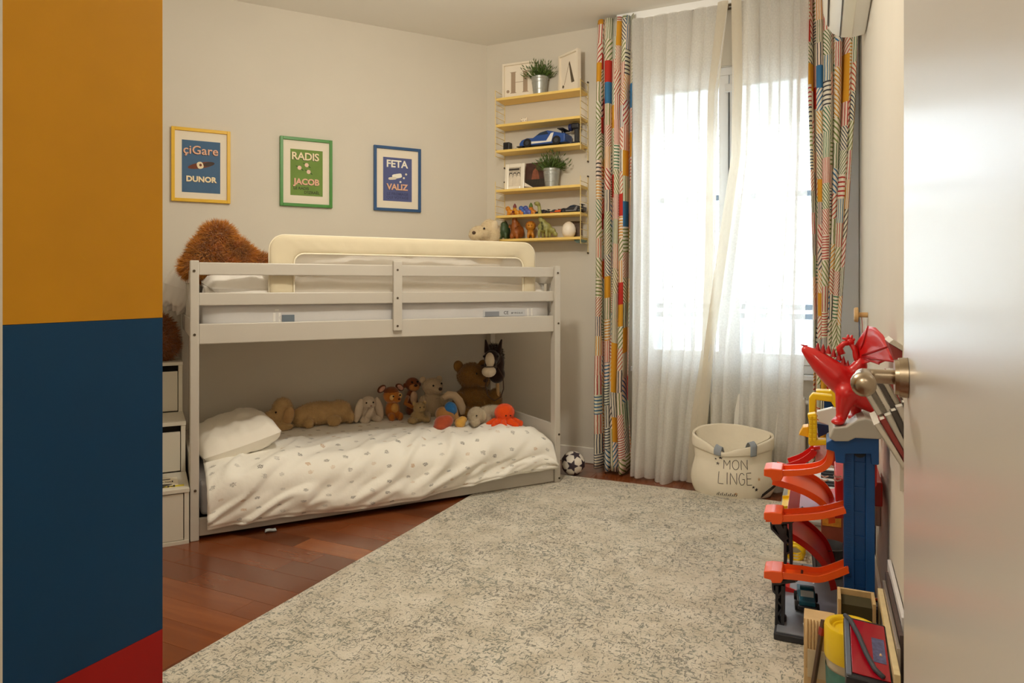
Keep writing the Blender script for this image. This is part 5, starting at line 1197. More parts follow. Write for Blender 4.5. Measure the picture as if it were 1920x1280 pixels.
def strap(a, w_, h0, loop):
    mb = MB()
    def fn(u, v):
        aa = a + w_ * (u - .5)
        if v < .5: return bagp(aa, h0 + (1.0 - h0) * v * 2, .014)
        k = (v - .5) * 2; p = bagp(aa, 1.0, .014); q = bagp(aa, .93, -.05)
        return p + (q - p) * k + V((0, 0, loop * math.sin(k * math.pi)))
    obj('handle', mb.grid(fn, 4, 14), GRB, LB, smooth=True, recalc=False, solid=.003)
strap(-2.02, .2, .82, .03); strap(-1.08, .2, .78, .03); 
# printed words: strokes laid on the cloth
INKB = mat('bag_ink', (52, 46, 44), .8)
LET = {'M': [[(0, 0), (0, 1), (.5, .35), (1, 1), (1, 0)]], 'O': [[(.5 + .5 * math.cos(k * math.pi / 10), .5 + .5 * math.sin(k * math.pi / 10)) for k in range(21)]], 'N': [[(0, 0), (0, 1), (1, 0), (1, 1)]],
       'L': [[(0, 1), (0, 0), (.9, 0)]], 'I': [[(.5, 0), (.5, 1)]], 'G': [[(.9, .85), (.65, 1), (.35, 1), (.1, .8), (0, .5), (.1, .2), (.35, 0), (.7, .02), (.92, .2), (.92, .48), (.55, .48)]], 'E': [[(.9, 1), (0, 1), (0, 0), (.9, 0)], [(0, .52), (.75, .52)]]}
def word(s_, a0, h0, wa, hh, gap):
    a = a0
    for ch in s_:
        w_ = wa * (.35 if ch == 'I' else 1); mb = MB()
        for st_ in LET[ch]:
            pts = []
            for p, q in zip(st_, st_[1:]):
                k = 6
                pts += [(p[0] + (q[0] - p[0]) * i / k, p[1] + (q[1] - p[1]) * i / k) for i in range(k)]
            pts.append(st_[-1])
            mb.tube([bagp(a + (x if ch != 'I' else .5) * w_, h0 + y * hh, .0035) for x, y in pts], .0016, 5)
        obj('lettering', mb, INKB, LB); a += w_ + gap
word('MON', -1.86, .535, .165, .185, .055); word('LINGE', -1.98, .275, .145, .20, .05)
def star_on(a, h, r_, m=INKB):
    pts = []
    for k in range(10):
        q = r_ * (1 if k % 2 == 0 else .42); b_ = math.pi / 2 + k * math.pi / 5; pts.append((q * math.cos(b_), q * math.sin(b_)))
    mb = MB(); mb.add([bagp(a, h, .0042)] + [bagp(a + x / .19, h + y / HB, .0042) for x, y in pts], [(0, 1 + k, 1 + (k + 1) % 10) for k in range(10)])
    obj('star', mb, m, LB, solid=.0008)
STB = mat('star_tan', (206, 168, 130), .8); STG = mat('star_grey', (120, 112, 106), .8)
for a, h, r_, m_ in ((-1.95, .76, .014, INKB), (-2.1, .71, .008, INKB), (-2.04, .62, .013, STG), (-1.12, .235, .009, INKB), (-1.02, .19, .012, INKB), (-.93, .36, .012, STB), (-1.55, .115, .01, STB)): star_on(a, h, r_, m_)
for i in range(13): 
    a = -.72 + i * .045; obj('printed_fern', MB().tube([bagp(a, .04 + .012 * i, .0035), bagp(a + .04, .10 + .014 * i, .0035)], .0022, 4).tube([bagp(a, .04 + .012 * i, .0035), bagp(a + .085, .05 + .013 * i, .0035)], .0022, 4), INKB, LB)
for i in range(11):
    a = -2.05 + i * .05; obj('printed_fern', MB().tube([bagp(a, .07, .0035), bagp(a + .03, .105 + .02 * (i % 2), .0035)], .002, 4), INKB, LB)
# ================================================================ TOYS ALONG THE RIGHT WALL
FRL = (R0[0], R0[1], 0)
def rp(px, py, a): x, z = onplane(FR, px, py, -a); return V((x, -a, z))
def rthing(name, label, cat, group=None): return thing(name, label, cat, FRL, A_RGT, group)
RED = mat('toy_red', (204, 22, 22), .32, coat=.3); ORA = mat('track_orange', (244, 92, 22), .35, coat=.2); TBLU = mat('tower_blue', (16, 78, 146), .38)
YEL = mat('toy_yellow', (244, 206, 20), .38); DKG = mat('toy_charcoal', (44, 46, 54), .5); GRY = mat('toy_grey_plastic', (176, 172, 162), .45); RDR = mat('ramp_red', (206, 24, 16), .35)
def ppoly(nm, pts, a0, a1, m, par, bevel=.001, **k):        # outline drawn in a plane across the wall, given real thickness along it
    P = [rp(px, py, (a0 + a1) / 2) for px, py in pts]
    return obj(nm, MB().prism([(p.x, p.z) for p in P], lambda p: (p[0], -a0, p[1]), lambda p: (p[0], -a1, p[1])), m, par, bevel=bevel, **k)
G = rthing('toy_garage', 'tall toy car garage with blue lift tower and orange spiral ramps', 'toy garage')
obj('base', MB().box((-.343, -1.94, RZ + .001), (-.02, -1.28, .036)), DKG, G, bevel=.004)
road = obj('road', MB().box((-.335, -1.93, .036), (-.028, -1.29, .039)), mat('road_grey', (132, 138, 148), .35, var=.1, scale=18), G)
for k in range(5): obj('road_marking', MB().cbox((-.25 + .006 * k, -1.86 + .1 * k, .0395), (.006, .05, .001), (0, 0, 8 - 14 * k if k < 2 else 0)), mat('marking_white', (230, 230, 232), .5), road)
obj('base_ring', MB().lathe([(.035, .039), (.055, .039), (.055, .048), (.035, .048), (.035, .039)], 24, (-.19, -1.86, 0)), mat('toy_dark2', (34, 36, 40), .4), G, smooth=40)
# lift tower
TX0, TX1, TA0, TA1 = -.132, -.042, 1.77, 1.87
obj('tower', MB().box((TX0, -TA1, .039), (TX0 + .03, -TA0, .70)).box((TX1 - .026, -TA1, .039), (TX1, -TA0, .70)).box((TX0 + .03, -TA1 + .012, .039), (TX1 - .026, -TA0, .70)), TBLU, G, bevel=.002)
mb = MB(); z = .05
while z < .69: mb.box((TX0 + .006, -TA1 - .002, z), (TX0 + .022, -TA1, z + .0035)); z += .0072
obj('tower_teeth', mb, TBLU, G, kind='stuff')
for z in (.12, .2, .28, .36, .44, .52, .6): obj('tower_rib', MB().box((TX0 + .03, -TA1 + .008, z), (TX1 - .026, -TA1 + .0125, z + .006)), TBLU, G)
ppoly('tower_head', [(1549, 822), (1566, 812), (1596, 808), (1600, 800), (1634, 802), (1645, 812), (1645, 862), (1632, 862), (1630, 842), (1584, 842), (1584, 860), (1566, 858), (1564, 838), (1549, 834)], 1.76, 1.90, TBLU, G, bevel=.003)
obj('motor', MB().cyl(rp(1612, 846, 1.86), rp(1612, 846, 1.80), .02, n=16), mat('motor_dark', (20, 26, 44), .4), G)
ppoly('platform', [(1553, 806), (1562, 788), (1584, 786), (1604, 774), (1618, 771), (1634, 776), (1642, 790), (1650, 800), (1646, 808), (1600, 806), (1588, 812), (1564, 812)], 1.66, 1.93, GRY, G, bevel=.004)
ppoly('hatch', [(1531, 770), (1560, 763), (1574, 766), (1582, 790), (1560, 798), (1536, 790)], 1.70, 1.73, mat('hatch_frosted', (222, 226, 222), .25), G, bevel=.003)
ppoly('wall_panel', [(1532, 792), (1558, 796), (1556, 806), (1548, 812), (1534, 818)], 1.62, 1.66, mat('navy_panel', (26, 52, 96), .4), G)
ppoly('wall_panel', [(1545, 735), (1590, 735), (1590, 775), (1545, 765)], 1.30, 1.34, TBLU, G)
# yellow crane arms
ca = ppoly('crane_arm', [(1514, 775), (1529, 773), (1532, 778), (1532, 822), (1551, 822), (1551, 832), (1520, 834), (1516, 830), (1517, 790)], 1.80, 1.84, YEL, G, bevel=.003)
for k in range(6):
    for j in range(2): c = rp(1519.5 + 7.5 * j, 783 + 8.2 * k, 1.842); obj('stud', MB().cbox(c, (.009, .004, .010)), YEL, ca, bevel=.001)
ppoly('crane_arm', [(1517, 744), (1524, 736), (1560, 740), (1562, 752), (1530, 748), (1528, 776), (1517, 778)], 1.50, 1.55, YEL, G, bevel=.003)
ppoly('crane_arm', [(1530, 730), (1556, 731), (1568, 720), (1580, 745), (1592, 770), (1566, 764), (1556, 748), (1530, 746)], 1.30, 1.36, YEL, G, bevel=.003)
ppoly('crane_arm', [(1588, 762), (1618, 752), (1642, 748), (1640, 768), (1600, 772)], 1.56, 1.62, mat('toy_amber', (236, 176, 24), .4), G, bevel=.003)
ppoly('crane_tray', [(1498, 812), (1506, 798), (1516, 797), (1517, 817)], 1.76, 1.82, mat('toy_amber', (236, 176, 24)), G, bevel=.002)
# ramps: ribbons with side walls, wound from the tower out to the left and back
def ribbon(nm, pts, a0, a1, m, wall_h=.018, th=.006, twist=0.):
    P = [rp(px, py, (a0 + a1) / 2) for px, py in pts]; Q = []
    for i in range(len(P) - 1):                             # Catmull-Rom
        p0, p1, p2, p3 = P[max(i - 1, 0)], P[i], P[i + 1], P[min(i + 2, len(P) - 1)]
        for k in range(6):
            t = k / 6; Q.append(.5 * ((2 * p1) + (-p0 + p2) * t + (2 * p0 - 5 * p1 + 4 * p2 - p3) * t * t + (-p0 + 3 * p1 - 3 * p2 + p3) * t ** 3))
    Q.append(P[-1]); mb = MB(); n = len(Q)
    sec = [(a0, wall_h), (a0, -th), (a1, -th), (a1, wall_h), (a1 - .006, wall_h), (a1 - .006, 0), (a0 + .006, 0), (a0 + .006, wall_h)]
    for i, q in enumerate(Q):
        d = (Q[min(i + 1, n - 1)] - Q[max(i - 1, 0)]); d.y = 0; d.normalize(); up = V((-d.z, 0, d.x))
        if up.z < 0: up = -up
        up = (up + V((0, 0, .25))).normalized()
        for a, h in sec: mb.v.append(tuple(V((q.x, -a, q.z)) + up * h))
    K = len(sec)
    for i in range(n - 1):
        for k in range(K): mb.f.append((i * K + k, i * K + (k + 1) % K, (i + 1) * K + (k + 1) % K, (i + 1) * K + k))
    mb.f += [tuple(range(K)), tuple(range((n - 1) * K, n * K))]
    return obj(nm, mb, m, G, smooth=35)
ribbon('track', [(1437, 884), (1470, 884), (1510, 882), (1540, 876), (1556, 862), (1560, 838)], 1.80, 1.88, ORA, .014)
ribbon('track', [(1478, 872), (1505, 862), (1527, 846), (1529, 832)], 1.52, 1.62, RDR, .016)
ribbon('ramp', [(1452, 888), (1480, 896), (1512, 908), (1540, 926), (1554, 946), (1556, 960)], 1.52, 1.78, ORA, .016)
ribbon('track', [(1437, 968), (1470, 968), (1510, 966), (1545, 962), (1585, 952)], 1.82, 1.90, ORA, .015)
ribbon('ramp', [(1462, 975), (1492, 990), (1520, 1010), (1544, 1036), (1556, 1064), (1560, 1080)], 1.42, 1.68, RDR, .016)
ribbon('track', [(1438, 1072), (1462, 1073), (1500, 1076), (1535, 1080), (1565, 1072), (1590, 1062)], 1.84, 1.92, ORA, .015)
ribbon('ramp', [(1466, 1080), (1496, 1092), (1524, 1104), (1550, 1120), (1568, 1142), (1578, 1170)], 1.36, 1.60, RDR, .016)
for y, a in ((880, 1.84), (960, 1.86), (1068, 1.88)):
    ppoly('track_end', [(1434, y - 7), (1448, y - 8), (1468, y - 6), (1470, y + 7), (1466, y + 15), (1449, y + 15), (1447, y + 9), (1434, y + 6)], a - .05, a + .045, ORA, G, bevel=.003)
obj('deck', MB().box((-.155, -1.76, .44), (-.012, -1.50, .52)), RDR, G, bevel=.004)
for px, py in ((1546, 893), (1546, 900), (1570, 893), (1570, 900), (1630, 870), (1630, 880)):
    c = rp(px, py, 1.762); obj('arrow_marking', MB().cbox(c + V((-.006, 0, 0)), (.014, .0015, .004), (0, 25, 0)).cbox(c + V((.006, 0, 0)), (.014, .0015, .004), (0, -25, 0)), mat('arrow_cream', (240, 214, 190), .5), G)
ppoly('side_wing', [(1629, 862), (1643, 862), (1643, 905), (1632, 915), (1629, 915)], 1.80, 1.86, RDR, G)
obj('deck_sticker', MB().cbox(rp(1543, 852, 1.58), (.05, .003, .075)), mat('sticker_white', (232, 214, 214), .4, var=.2, scale=60), G)
ppoly('landing', [(1480, 928), (1500, 936), (1560, 940), (1590, 934), (1590, 944), (1480, 946)], 1.40, 1.75, RDR, G, bevel=.002)
ribbon('track', [(1466, 944), (1500, 940), (1535, 937)], 1.45, 1.6, YEL, .01)
# dark supports
def truss(parts, a0, a1): 
    mb = MB()
    for (x0, y0), (x1, y1), w_ in parts:
        p, q = rp(x0, y0, (a0 + a1) / 2), rp(x1, y1, (a0 + a1) / 2); d = (q - p); L_ = d.length; ang = math.atan2(d.z, d.x)
        m = Matrix.Translation((p + q) / 2) @ Matrix.Rotation(-ang, 4, 'Y'); mb.box((-L_ / 2, -(a1 - a0) / 2, -w_ / 2), (L_ / 2, (a1 - a0) / 2, w_ / 2), m)
    return mb
obj('support', truss([((1446, 975), (1484, 972), .010), ((1447, 975), (1448, 984), .006), ((1448, 984), (1473, 1010), .007), ((1459, 976), (1474, 1005), .022), ((1473, 978), (1473, 1054), .009), ((1482, 970), (1484, 1054), .009), ((1473, 1008), (1484, 1015), .006), ((1473, 1032), (1484, 1026), .006), ((1484, 972), (1506, 957), .010)], 1.72, 1.80), DKG, G)
obj('support', truss([((1449, 1086), (1492, 1080), .011), ((1450, 1086), (1451, 1098), .006), ((1451, 1098), (1462, 1112), .007), ((1458, 1090), (1456, 1182), .009), ((1469, 1090), (1468, 1176), .010), ((1457, 1112), (1469, 1098), .006), ((1457, 1116), (1469, 1130), .006), ((1456, 1146), (1468, 1132), .006), ((1456, 1150), (1468, 1166), .006), ((1492, 1080), (1506, 1068), .010)], 1.80, 1.88), DKG, G)
obj('foot', MB().cyl((-.325, -1.84, .039), (-.325, -1.84, .055), .018, n=16), DKG, G, smooth=40)

# dragon on the garage roof
DG = rthing('toy_dragon', 'red plastic toy dragon rearing on the garage roof with one wing spread', 'toy dragon'); DA = 1.84; S = .00172
def dch(pts, a=DA, ry=None): return [(rp(px, py, a), (r_ * S, (ry or r_) * S, r_ * S)) for px, py, r_ in pts]
def chain(pts, a=DA, n=4, k=1.):
    out = []
    for (x0, y0, r0), (x1, y1, r1) in zip(pts, pts[1:]):
        for i in range(n): t = i / n; out.append((x0 + (x1 - x0) * t, y0 + (y1 - y0) * t, r0 + (r1 - r0) * t))
    out.append(pts[-1]); return [(rp(px, py, a), (r_ * S, r_ * S * k, r_ * S)) for px, py, r_ in out]
ells = chain([(1511, 656, 9), (1526, 668, 16), (1546, 686, 22), (1570, 706, 27), (1595, 728, 27), (1618, 746, 21), (1640, 764, 12), (1656, 780, 6)])
ells += chain([(1588, 738, 21), (1582, 758, 15), (1579, 776, 11), (1576, 786, 10)], DA + .03) + [(rp(1571, 790, DA + .05), (.022, .03, .012))]
ells += chain([(1604, 738, 18), (1606, 758, 12), (1604, 774, 9)], DA - .05) + [(rp(1600, 782, DA - .03), (.02, .026, .010))]
ells += chain([(1600, 700, 15), (1612, 686, 14), (1616, 676, 9)])
o = blob('body', ells, RED, DG, .0065, 3)
for i, (px, py) in enumerate(((1530, 651), (1540, 654), (1550, 656), (1560, 662), (1570, 668), (1578, 676), (1586, 684), (1592, 690))):
    p = rp(px, py, DA); obj('spike', MB().cyl(p + V((.004, 0, -.012)), p + V((.006, 0, .016)), .011, .001, 6), mat('toy_crimson', (170, 14, 18), .35), DG)
obj('horn', MB().cyl(rp(1514, 650, DA), rp(1501, 646, DA), .006, .001, 8), mat('toy_crimson', (170, 14, 18)), DG)
obj('arm', MB().tube([rp(1578, 664, DA), rp(1574, 652, DA), rp(1582, 644, DA), rp(1592, 642, DA)], .008, 8, rad=[.013, .011, .009, .010]), RED, DG, smooth=True)
hd = obj('hand', MB().ell(rp(1594, 641, DA), (.013, .010, .012)), RED, DG, smooth=True)
for tx, ty, mx, my in ((1579, 634, 1586, 635), (1590, 627, 1590, 632), (1598, 628, 1596, 633), (1603, 635, 1601, 636)):
    obj('finger', MB().tube([rp(1593, 641, DA), rp(mx, my, DA), rp(tx, ty, DA)], .004, 6, rad=[.007, .0055, .003]), RED, hd, smooth=True)
obj('arm', MB().tube([rp(1596, 645, DA), rp(1603, 656, DA), rp(1605, 668, DA), rp(1612, 682, DA)], .008, 8, rad=[.008, .009, .010, .014]), RED, DG, smooth=True)
# wing: a curved membrane on ribs
W = [(1601, 650), (1612, 632), (1622, 618), (1628, 611), (1642, 614), (1656, 628), (1668, 648), (1676, 664), (1681, 678), (1662, 676), (1648, 682), (1632, 678), (1616, 684), (1606, 672)]
ctr = (1612, 668)
wa_ = lambda x: DA - .015 + .40 * max(0, (x - 1606) / 75) ** 1.2
mb = MB(); n = len(W); RN = 6
for sgn in (-1, 1):
    base = len(mb.v)
    for j in range(RN + 1):
        for px, py in W:
            t = j / RN; x, y = ctr[0] + (px - ctr[0]) * t, ctr[1] + (py - ctr[1]) * t
            p = rp(x, y, wa_(x)); p.y += .002 * sgn; mb.v.append(tuple(p))
    for j in range(RN):
        for k in range(n): mb.f.append((base + j * n + k, base + j * n + (k + 1) % n, base + (j + 1) * n + (k + 1) % n, base + (j + 1) * n + k))
h = (RN + 1) * n
for k in range(n): mb.f.append((RN * n + k, RN * n + (k + 1) % n, h + RN * n + (k + 1) % n, h + RN * n + k))
wg = obj('wing', mb, RED, DG, smooth=True)
for px, py in ((1628, 611), (1668, 648), (1681, 678), (1648, 682)):
    q = rp(px, py, wa_(px)); q0 = rp(*ctr, DA - .015)
    md = rp((px + ctr[0]) / 2, (py + ctr[1]) / 2, wa_((px + ctr[0]) / 2))
    obj('wing_rib', MB().tube([q0, md + V((0, -.003, 0)), q], .004, 6, rad=[.005, .004, .0025]), mat('toy_crimson', (170, 14, 18)), wg, smooth=True)

# toy vehicles around the garage
TEAL = mat('truck_teal', (26, 96, 120), .4)
def toy_truck(label, px, a, z, L_, c, cab, rz=0., name='toy_truck'):
    x = rp(px, 1100, a).x; p = toworld(FR, (x, -a), z); t = thing(name, label, 'toy car', tuple(p), A_RGT + math.radians(rz)); k = L_ / .16
    obj('chassis', MB().box((-.035 * k, -.08 * k, .014 * k), (.035 * k, .08 * k, .03 * k)), DKG, t, bevel=.003)
    obj('cab', MB().prism([(-.075, .03), (-.075, .05), (-.05, .056), (-.038, .08), (.005, .082), (.012, .03)], lambda p: (-.03 * k, p[0] * k, p[1] * k), lambda p: (.03 * k, p[0] * k, p[1] * k)), cab, t, bevel=.004 * k)
    obj('windscreen', MB().prism([(-.0505, .058), (-.0395, .078), (-.036, .076), (-.046, .057)], lambda p: (-.024 * k, p[0] * k, p[1] * k), lambda p: (.024 * k, p[0] * k, p[1] * k)), mat('toy_window', (190, 206, 210), .2), t)
    obj('bed', MB().box((-.033 * k, .016 * k, .03 * k), (.033 * k, .078 * k, .055 * k)), c, t, bevel=.003 * k)
    obj('roof_bar', MB().box((-.026 * k, -.03 * k, .082 * k), (.026 * k, -.012 * k, .09 * k)), c, t, bevel=.002 * k)
    for y in (-.05, .05):
        for s_ in (-1, 1): obj('wheel', MB().cyl((s_ * .03 * k, y * k, .018 * k), (s_ * .045 * k, y * k, .018 * k), .018 * k, n=18), TYRE, t, bevel=.003 * k, smooth=40)
    return t
toy_truck('teal toy pickup truck parked on the road base of the toy garage', 1512, 1.70, .041, .14, TEAL, TEAL, 4)
toy_truck('black toy car squeezed between the blue tower and the wall', 1650, 1.66, .041, .10, ORG, DKG, 0, 'toy_car')

# things beyond the garage
pc = rthing('storage_box', 'pale plastic storage box behind the toy garage by the right wall', 'box')
CLR = mat('frosted_plastic', (206, 210, 204), .35)
obj('box', MB().box((-.36, -1.12, .001), (-.05, -.62, .15)), CLR, pc, bevel=.012, seg=3); obj('lid', MB().box((-.37, -1.13, .15), (-.04, -.61, .168)), mat('lid_grey', (168, 170, 168), .4), pc, bevel=.005)
kb = thing('toy_piano', 'white toy piano keyboard with black keys on the storage box', 'toy piano', tuple(toworld(FR, (-.2, -.88), .169)), A_RGT)
kb.rotation_euler = (math.radians(14), 0, A_RGT)
obj('case', MB().box((-.14, -.2, 0), (.12, .2, .03)), mat('piano_yellow', (236, 190, 60), .4), kb, bevel=.006)
kb.location.z += .05
obj('case_foot', MB().box((-.13, .12, -.10), (.11, .19, .0)), mat('piano_yellow', (236, 190, 60)), kb)
for i in range(15): obj('white_key', MB().box((-.125, -.19 + i * .0252, .03), (.10, -.166 + i * .0252, .04)), mat('key_white', (232, 234, 238), .3), kb, bevel=.001)
for i in range(14):
    if i % 7 in (2, 6): continue
    obj('black_key', MB().box((.0, -.172 + i * .0252, .04), (.10, -.158 + i * .0252, .05)), BLK, kb, bevel=.001)
pb_ = rthing('picture_box', 'cardboard game box with blue and orange picture behind the ramps', 'box')
bx_ = obj('box', MB().box((-.20, -1.27, .001), (-.015, -1.14, .30)), mat('box_rust', (150, 74, 52), .6, var=.2, scale=16), pb_, bevel=.003)
obj('box_print', MB().box((-.195, -1.2712, .20), (-.125, -1.27, .295)), mat('print_amber', (226, 150, 50), .5, var=.4, scale=30), bx_)
obj('box_print', MB().box((-.115, -1.2712, .20), (-.02, -1.27, .295)), mat('print_sky', (70, 132, 180), .5, var=.4, scale=22), bx_)
yb = rthing('yellow_spring_toy', 'yellow curled spring toy lying in front of the storage box', 'toy')
obj('coil', MB().tube([(-.30 + .035 * math.cos(k * .7), -1.19 + .004 * k - .03, .045 + .035 * math.sin(k * .7)) for k in range(34)], .007, 6), YEL, yb, smooth=True)
gb = rthing('grey_bin', 'ribbed dark grey bin behind the lowest ramp', 'bin')
obj('bin', MB().lathe([(.001, .0), (.055, .0), (.065, .11), (.068, .115), (.062, .117), (.05, .01)], 20, (-.17, -1.36, .039)), mat('bin_grey', (92, 94, 98), .5), gb, smooth=30)
for k in range(10): a = k * math.pi / 5; obj('rib', MB().cyl((-.17 + .056 * math.cos(a), -1.36 + .056 * math.sin(a), .042), (-.17 + .066 * math.cos(a), -1.36 + .066 * math.sin(a), .15), .003, n=6), mat('bin_grey', (92, 94, 98)), gb)

# wall fittings
hk = rthing('wall_hook', 'round wooden wall hook with blue and red ribbons hanging from it', 'hook'); c = rp(1612, 590, .75); c2 = V((0, -.75, c.z))
WOOD = mat('beech_light', (206, 166, 112), .55, var=.12, scale=30)
obj('peg', MB().cyl((-.0005, -.75, c.z), (-.04, -.75, c.z), .012, n=16), WOOD, hk, smooth=40)
obj('knob', MB().cyl((-.04, -.75, c.z), (-.058, -.75, c.z), .036, .033, 24), WOOD, hk, bevel=.004, smooth=40)
rb = thing('ribbon_bundle', 'blue, white and red medal ribbons hanging on the wooden hook', 'ribbons', tuple(toworld(FR, (-.026, -.75), c.z - .013)), A_RGT)
for i, (cc, dx) in enumerate((((30, 60, 130), -.010), ((200, 60, 60), 0), ((226, 226, 228), .008))):
    obj('ribbon', MB().grid(lambda u, v, dx=dx: (dx + .004 * math.sin(v * 5 + dx * 90), -.012 + .024 * u, -.22 * v), 2, 12), mat('ribbon_%d' % i, cc, .6), rb, solid=.0015, recalc=False, smooth=True)
sk = rthing('wall_socket', 'grey white plastic socket box on the right wall beside the tower', 'socket')
obj('box', MB().box((-.026, -1.52, .30), (-.0005, -1.40, .385)), mat('socket_plastic', (206, 202, 194), .4), sk, bevel=.003); obj('face', MB().box((-.028, -1.51, .31), (-.0255, -1.41, .375)), mat('socket_face', (222, 218, 210), .35), sk, bevel=.001)

# magazine rack
mr_ = rthing('magazine_rack', 'wooden wall rack holding tilted magazines beside the door', 'rack')
obj('board', MB().box((-.012, -2.30, .64), (-.0005, -2.02, .86)), mat('rack_white', (206, 200, 190), .5), mr_, bevel=.002)
mlab = ['magazine with dark cover in the tilted rack', 'magazine with pale pages in the tilted rack']
MG = [mat('magazine_%d' % i, c, .5, var=.06, scale=30) for i, c in enumerate(((196, 192, 182), (120, 114, 104), (214, 208, 196), (78, 72, 68), (176, 168, 152), (150, 60, 56), (206, 200, 192), (96, 104, 108)))]
def magazine(pt, pb, a0, a1, th, m, label, group):
    am = (a0 + a1) / 2; p, q = rp(*pt, am), rp(*pb, am); d = (q - p).normalized(); nrm = V((d.z, 0, -d.x))
    if nrm.z < 0: nrm = -nrm
    t = rthing('magazine', label, 'magazine', group); mb = MB()
    P = [p, q, q + nrm * th, p + nrm * th]
    obj('pages', MB().prism([(v.x, v.z) for v in (p + nrm * th * .18, q + nrm * th * .18, q + nrm * th * .82, p + nrm * th * .82)], lambda v: (v[0], -a0 - .004, v[1]), lambda v: (v[0], -a1 + .002, v[1])), mat('page_cream', (214, 208, 196), .7, var=.1, scale=150), t)
    for f0, f1 in ((0, .18), (.82, 1)):
        obj('cover', MB().prism([(v.x, v.z) for v in (p + nrm * th * f0, q + nrm * th * f0, q + nrm * th * f1, p + nrm * th * f1)], lambda v: (v[0], -a0, v[1]), lambda v: (v[0], -a1, v[1])), m, t)
    obj('spine', MB().prism([(v.x, v.z) for v in P], lambda v: (v[0], -a1 + .002, v[1]), lambda v: (v[0], -a1, v[1])), m, t)
sp_u = ['grey', 'dark grey', 'white', 'black', 'tan', 'brick red', 'ivory', 'slate blue']
for k in range(8):
    magazine((1607 + 9.5 * k, 712 - 2.2 * k), (1640 + 9.5 * k - max(0, k - 4) * 4, 768 - 1.6 * k), 2.08, 2.27, .0155, MG[k], '%s magazine leaning in the upper tier of the wall rack' % sp_u[k], 'magazines in the wall rack')
for k in range(6):
    magazine((1634 + 10 * k, 785 - 8 * k), (1684 + 7 * k, 862 - 4 * k), 2.12, 2.31, .0165, MG[(k * 3 + 2) % 8], '%s magazine leaning in the lower tier of the wall rack' % sp_u[(k * 3 + 2) % 8], 'magazines in the wall rack')
t = rthing('magazine', 'open magazine with red cover lying on top of the rack', 'magazine', 'magazines in the wall rack')
P = [rp(px, py, 2.2) for px, py in ((1664, 640), (1672, 634), (1694, 648), (1694, 658))]
obj('pages', MB().prism([(v.x, v.z) for v in P], lambda v: (v[0], -2.10, v[1]), lambda v: (v[0], -2.25, v[1])), mat('page_cream', (214, 208, 196)), t)
P = [rp(px, py, 2.2) for px, py in ((1664, 641), (1694, 659), (1694, 674), (1676, 676))]
obj('cover', MB().prism([(v.x, v.z) for v in P], lambda v: (v[0], -2.11, v[1]), lambda v: (v[0], -2.24, v[1])), MG[5], t)

# frames and boards standing against the wall near the door
FRC = mat('raw_wood_cream', (222, 202, 156), .6, var=.1, scale=25); 
def lean_frame(label, x, a0, a1, h_, th, m, inner):
    t = rthing('framed_picture', label, 'picture frame', 'frames standing against the right wall'); b_ = .022
    obj('frame', MB().box((x - th, -a1, .001), (x, -a1 + b_, h_)).box((x - th, -a0 - b_, .001), (x, -a0, h_)).box((x - th, -a1 + b_, .001), (x, -a0 - b_, b_)).box((x - th, -a1 + b_, h_ - b_), (x, -a0 - b_, h_)), m, t, bevel=.0015)
    obj('picture', MB().box((x - th * .6, -a1 + b_, b_), (x - th * .3, -a0 - b_, h_ - b_)), inner, t)
PIC = mat('picture_pale', (170, 160, 150), .5, var=.3, scale=12)
lean_frame('white edged picture frame touching the right wall', -.003, 1.95, 2.36, .335, .010, mat('frame_white2', (224, 222, 224), .4), PIC)
lean_frame('dark picture frame standing against the white edged frame', -.014, 2.0, 2.42, .315, .009, mat('frame_dark', (84, 70, 66), .4), PIC)
lean_frame('silver picture frame between the dark and wooden frames', -.024, 2.03, 2.46, .300, .008, mat('frame_silver', (180, 172, 164), .3, .6), PIC)
lean_frame('raw wooden picture frame standing outermost beside the yellow tub', -.033, 2.06, 2.56, .285, .014, FRC, PIC)
wb = rthing('wooden_box', 'open wooden box with dark inside standing behind the yellow tub', 'box')
bx0, bx1 = -.155, -.055
mb = MB().box((bx0, -2.13, RZ + .001), (bx0 + .009, -2.04, .262)).box((bx1 - .009, -2.13, RZ + .001), (bx1, -2.04, .262)).box((bx0 + .009, -2.049, RZ + .001), (bx1 - .009, -2.04, .262)).box((bx0 + .009, -2.13, RZ + .001), (bx1 - .009, -2.121, .20))
obj('case', mb, mat('box_pine', (206, 176, 128), .6, var=.12, scale=25), wb, bevel=.001); obj('inside', MB().box((bx0 + .01, -2.12, .05), (bx1 - .01, -2.0495, .245)), mat('olive_dark', (66, 60, 34), .8), wb)
# yellow lidded tub with a red case on top
tb = thing('plastic_tub', 'round clear tub with a big yellow lid beside the picture frames', 'tub', tuple(toworld(FR, (-.122, -2.25), RZ + .001)), A_RGT)
obj('tub', MB().lathe([(.001, 0), (.056, 0), (.061, .01), (.066, .15), (.001, .15)], 36), mat('cloudy_plastic', (190, 176, 150), .3, var=.15, scale=14), tb, smooth=40)
obj('lid', MB().lathe([(.069, .14), (.0705, .145), (.0705, .222), (.068, .228), (.057, .229), (.053, .226), (.051, .219), (.046, .219), (.044, .214), (.001, .214)], 40), YEL, tb, smooth=40)
obj('label_patch', MB().lathe([(.0655, .05), (.0672, .115)], 36), mat('tub_teal', (70, 120, 110), .5, var=.4, scale=20), tb, smooth=True)
rc = thing('red_case', 'flat red case with black frame and grey strap lying on the yellow lid', 'case', tuple(toworld(FR, (-.098, -2.43), RZ + .001)), A_RGT)
rc.rotation_euler = (math.radians(7), math.radians(4), A_RGT); rc.location.z = .250
obj('frame', MB().box((-.05, -.14, 0), (.05, .12, .028)), mat('case_black', (36, 38, 44), .35), rc, bevel=.006)
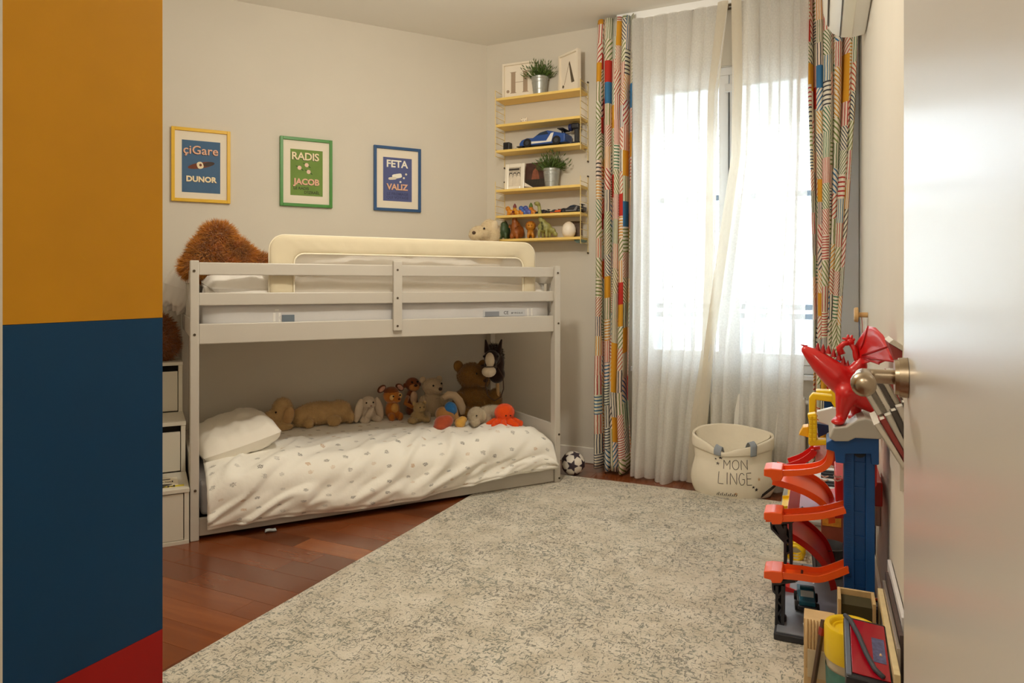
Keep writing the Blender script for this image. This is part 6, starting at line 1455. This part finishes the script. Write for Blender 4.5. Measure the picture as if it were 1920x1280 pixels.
obj('cover', MB().box((-.036, -.122, .028), (.045, .105, .031)), mat('case_red', (164, 8, 32), .25, coat=.4), rc, bevel=.001)
obj('edge_strip', MB().box((-.049, -.135, .028), (-.038, .115, .033)), mat('case_silver', (128, 140, 158), .3, .5), rc, bevel=.001)
obj('strap', MB().tube([(-.047, .11, .034), (-.036, .085, .040), (-.018, .02, .040), (-.004, -.05, .040), (.012, -.10, .038), (.03, -.118, .034)], .006, 8), mat('strap_grey', (66, 70, 80), .6), rc, smooth=True)
obj('barcode_sticker', MB().box((.012, -.06, .031), (.04, .04, .0318)), mat('sticker_blue', (90, 92, 130), .5, var=.5, scale=90), rc)
# grooved wooden crate, stick and boards in the foreground
cr_ = rthing('wooden_crate', 'pale grooved wooden crate standing on the rug edge before the garage', 'crate')
p = rp(1507, 1158, 2.20); q = rp(1566, 1158, 2.20); CW = mat('crate_pine', (216, 184, 136), .6, var=.1, scale=20)
zt_ = p.z
obj('crate', MB().box((p.x, -2.20, RZ + .001), (q.x, -2.13, zt_)), CW, cr_, bevel=.002)
for k in range(5): x = p.x + .008 + k * .0085; obj('groove_batten', MB().cyl((x, -2.201, zt_ - .14), (x, -2.201, zt_ - .001), .0036, n=8), CW, cr_, smooth=True)
obj('front_panel', MB().box((p.x + .01, -2.206, zt_ - .165), (q.x, -2.2005, zt_ - .085)), mat('panel_pale', (214, 196, 164), .6, var=.06, scale=15), cr_, bevel=.001)
tk_ = rthing('wooden_stick', 'dark brown wooden stick leaning against the pale crate', 'stick')
A_, B_ = rp(1544, 1162, 2.215), rp(1530, 1250, 2.23)
d_ = (A_ - B_).normalized(); L_ = (A_ - B_).length
obj('stick', MB().box((-.006, -.005, -L_ * 2.0), (.006, .005, L_ / 2), Matrix.Translation((A_ + B_) / 2) @ d_.to_track_quat('Z', 'Y').to_matrix().to_4x4()), mat('dark_wood', (84, 62, 46), .6, var=.15, scale=40), tk_, bevel=.002)
obj('paint_mark', MB().box((-.0065, -.0055, L_ * .18), (.0065, .0055, L_ * .34), Matrix.Translation((A_ + B_) / 2) @ d_.to_track_quat('Z', 'Y').to_matrix().to_4x4()), mat('paint_mark', (150, 44, 36), .6), tk_)
wbd = rthing('wooden_board', 'small round topped wooden board with pencil marks standing by the frames', 'board')
ppts = [rp(px, py, 2.46) for px, py in ((1640, 1236), (1645, 1228), (1652, 1226), (1662, 1238), (1668, 1250))]
P = [(v.x, v.z) for v in ppts]; P = [(P[0][0] - .004, RZ + .001)] + P + [(P[-1][0] + .006, RZ + .001)]
obj('board', MB().prism(P, lambda v: (v[0], -2.455, v[1]), lambda v: (v[0], -2.465, v[1])), mat('board_pine', (222, 180, 130), .6, var=.12, scale=30), wbd, bevel=.001)
obj('pencil_mark', MB().tube([rp(1648, 1236, 2.466), rp(1652, 1252, 2.466), rp(1650, 1268, 2.466)], .0012, 5), mat('pencil', (90, 70, 62), .7), wbd)
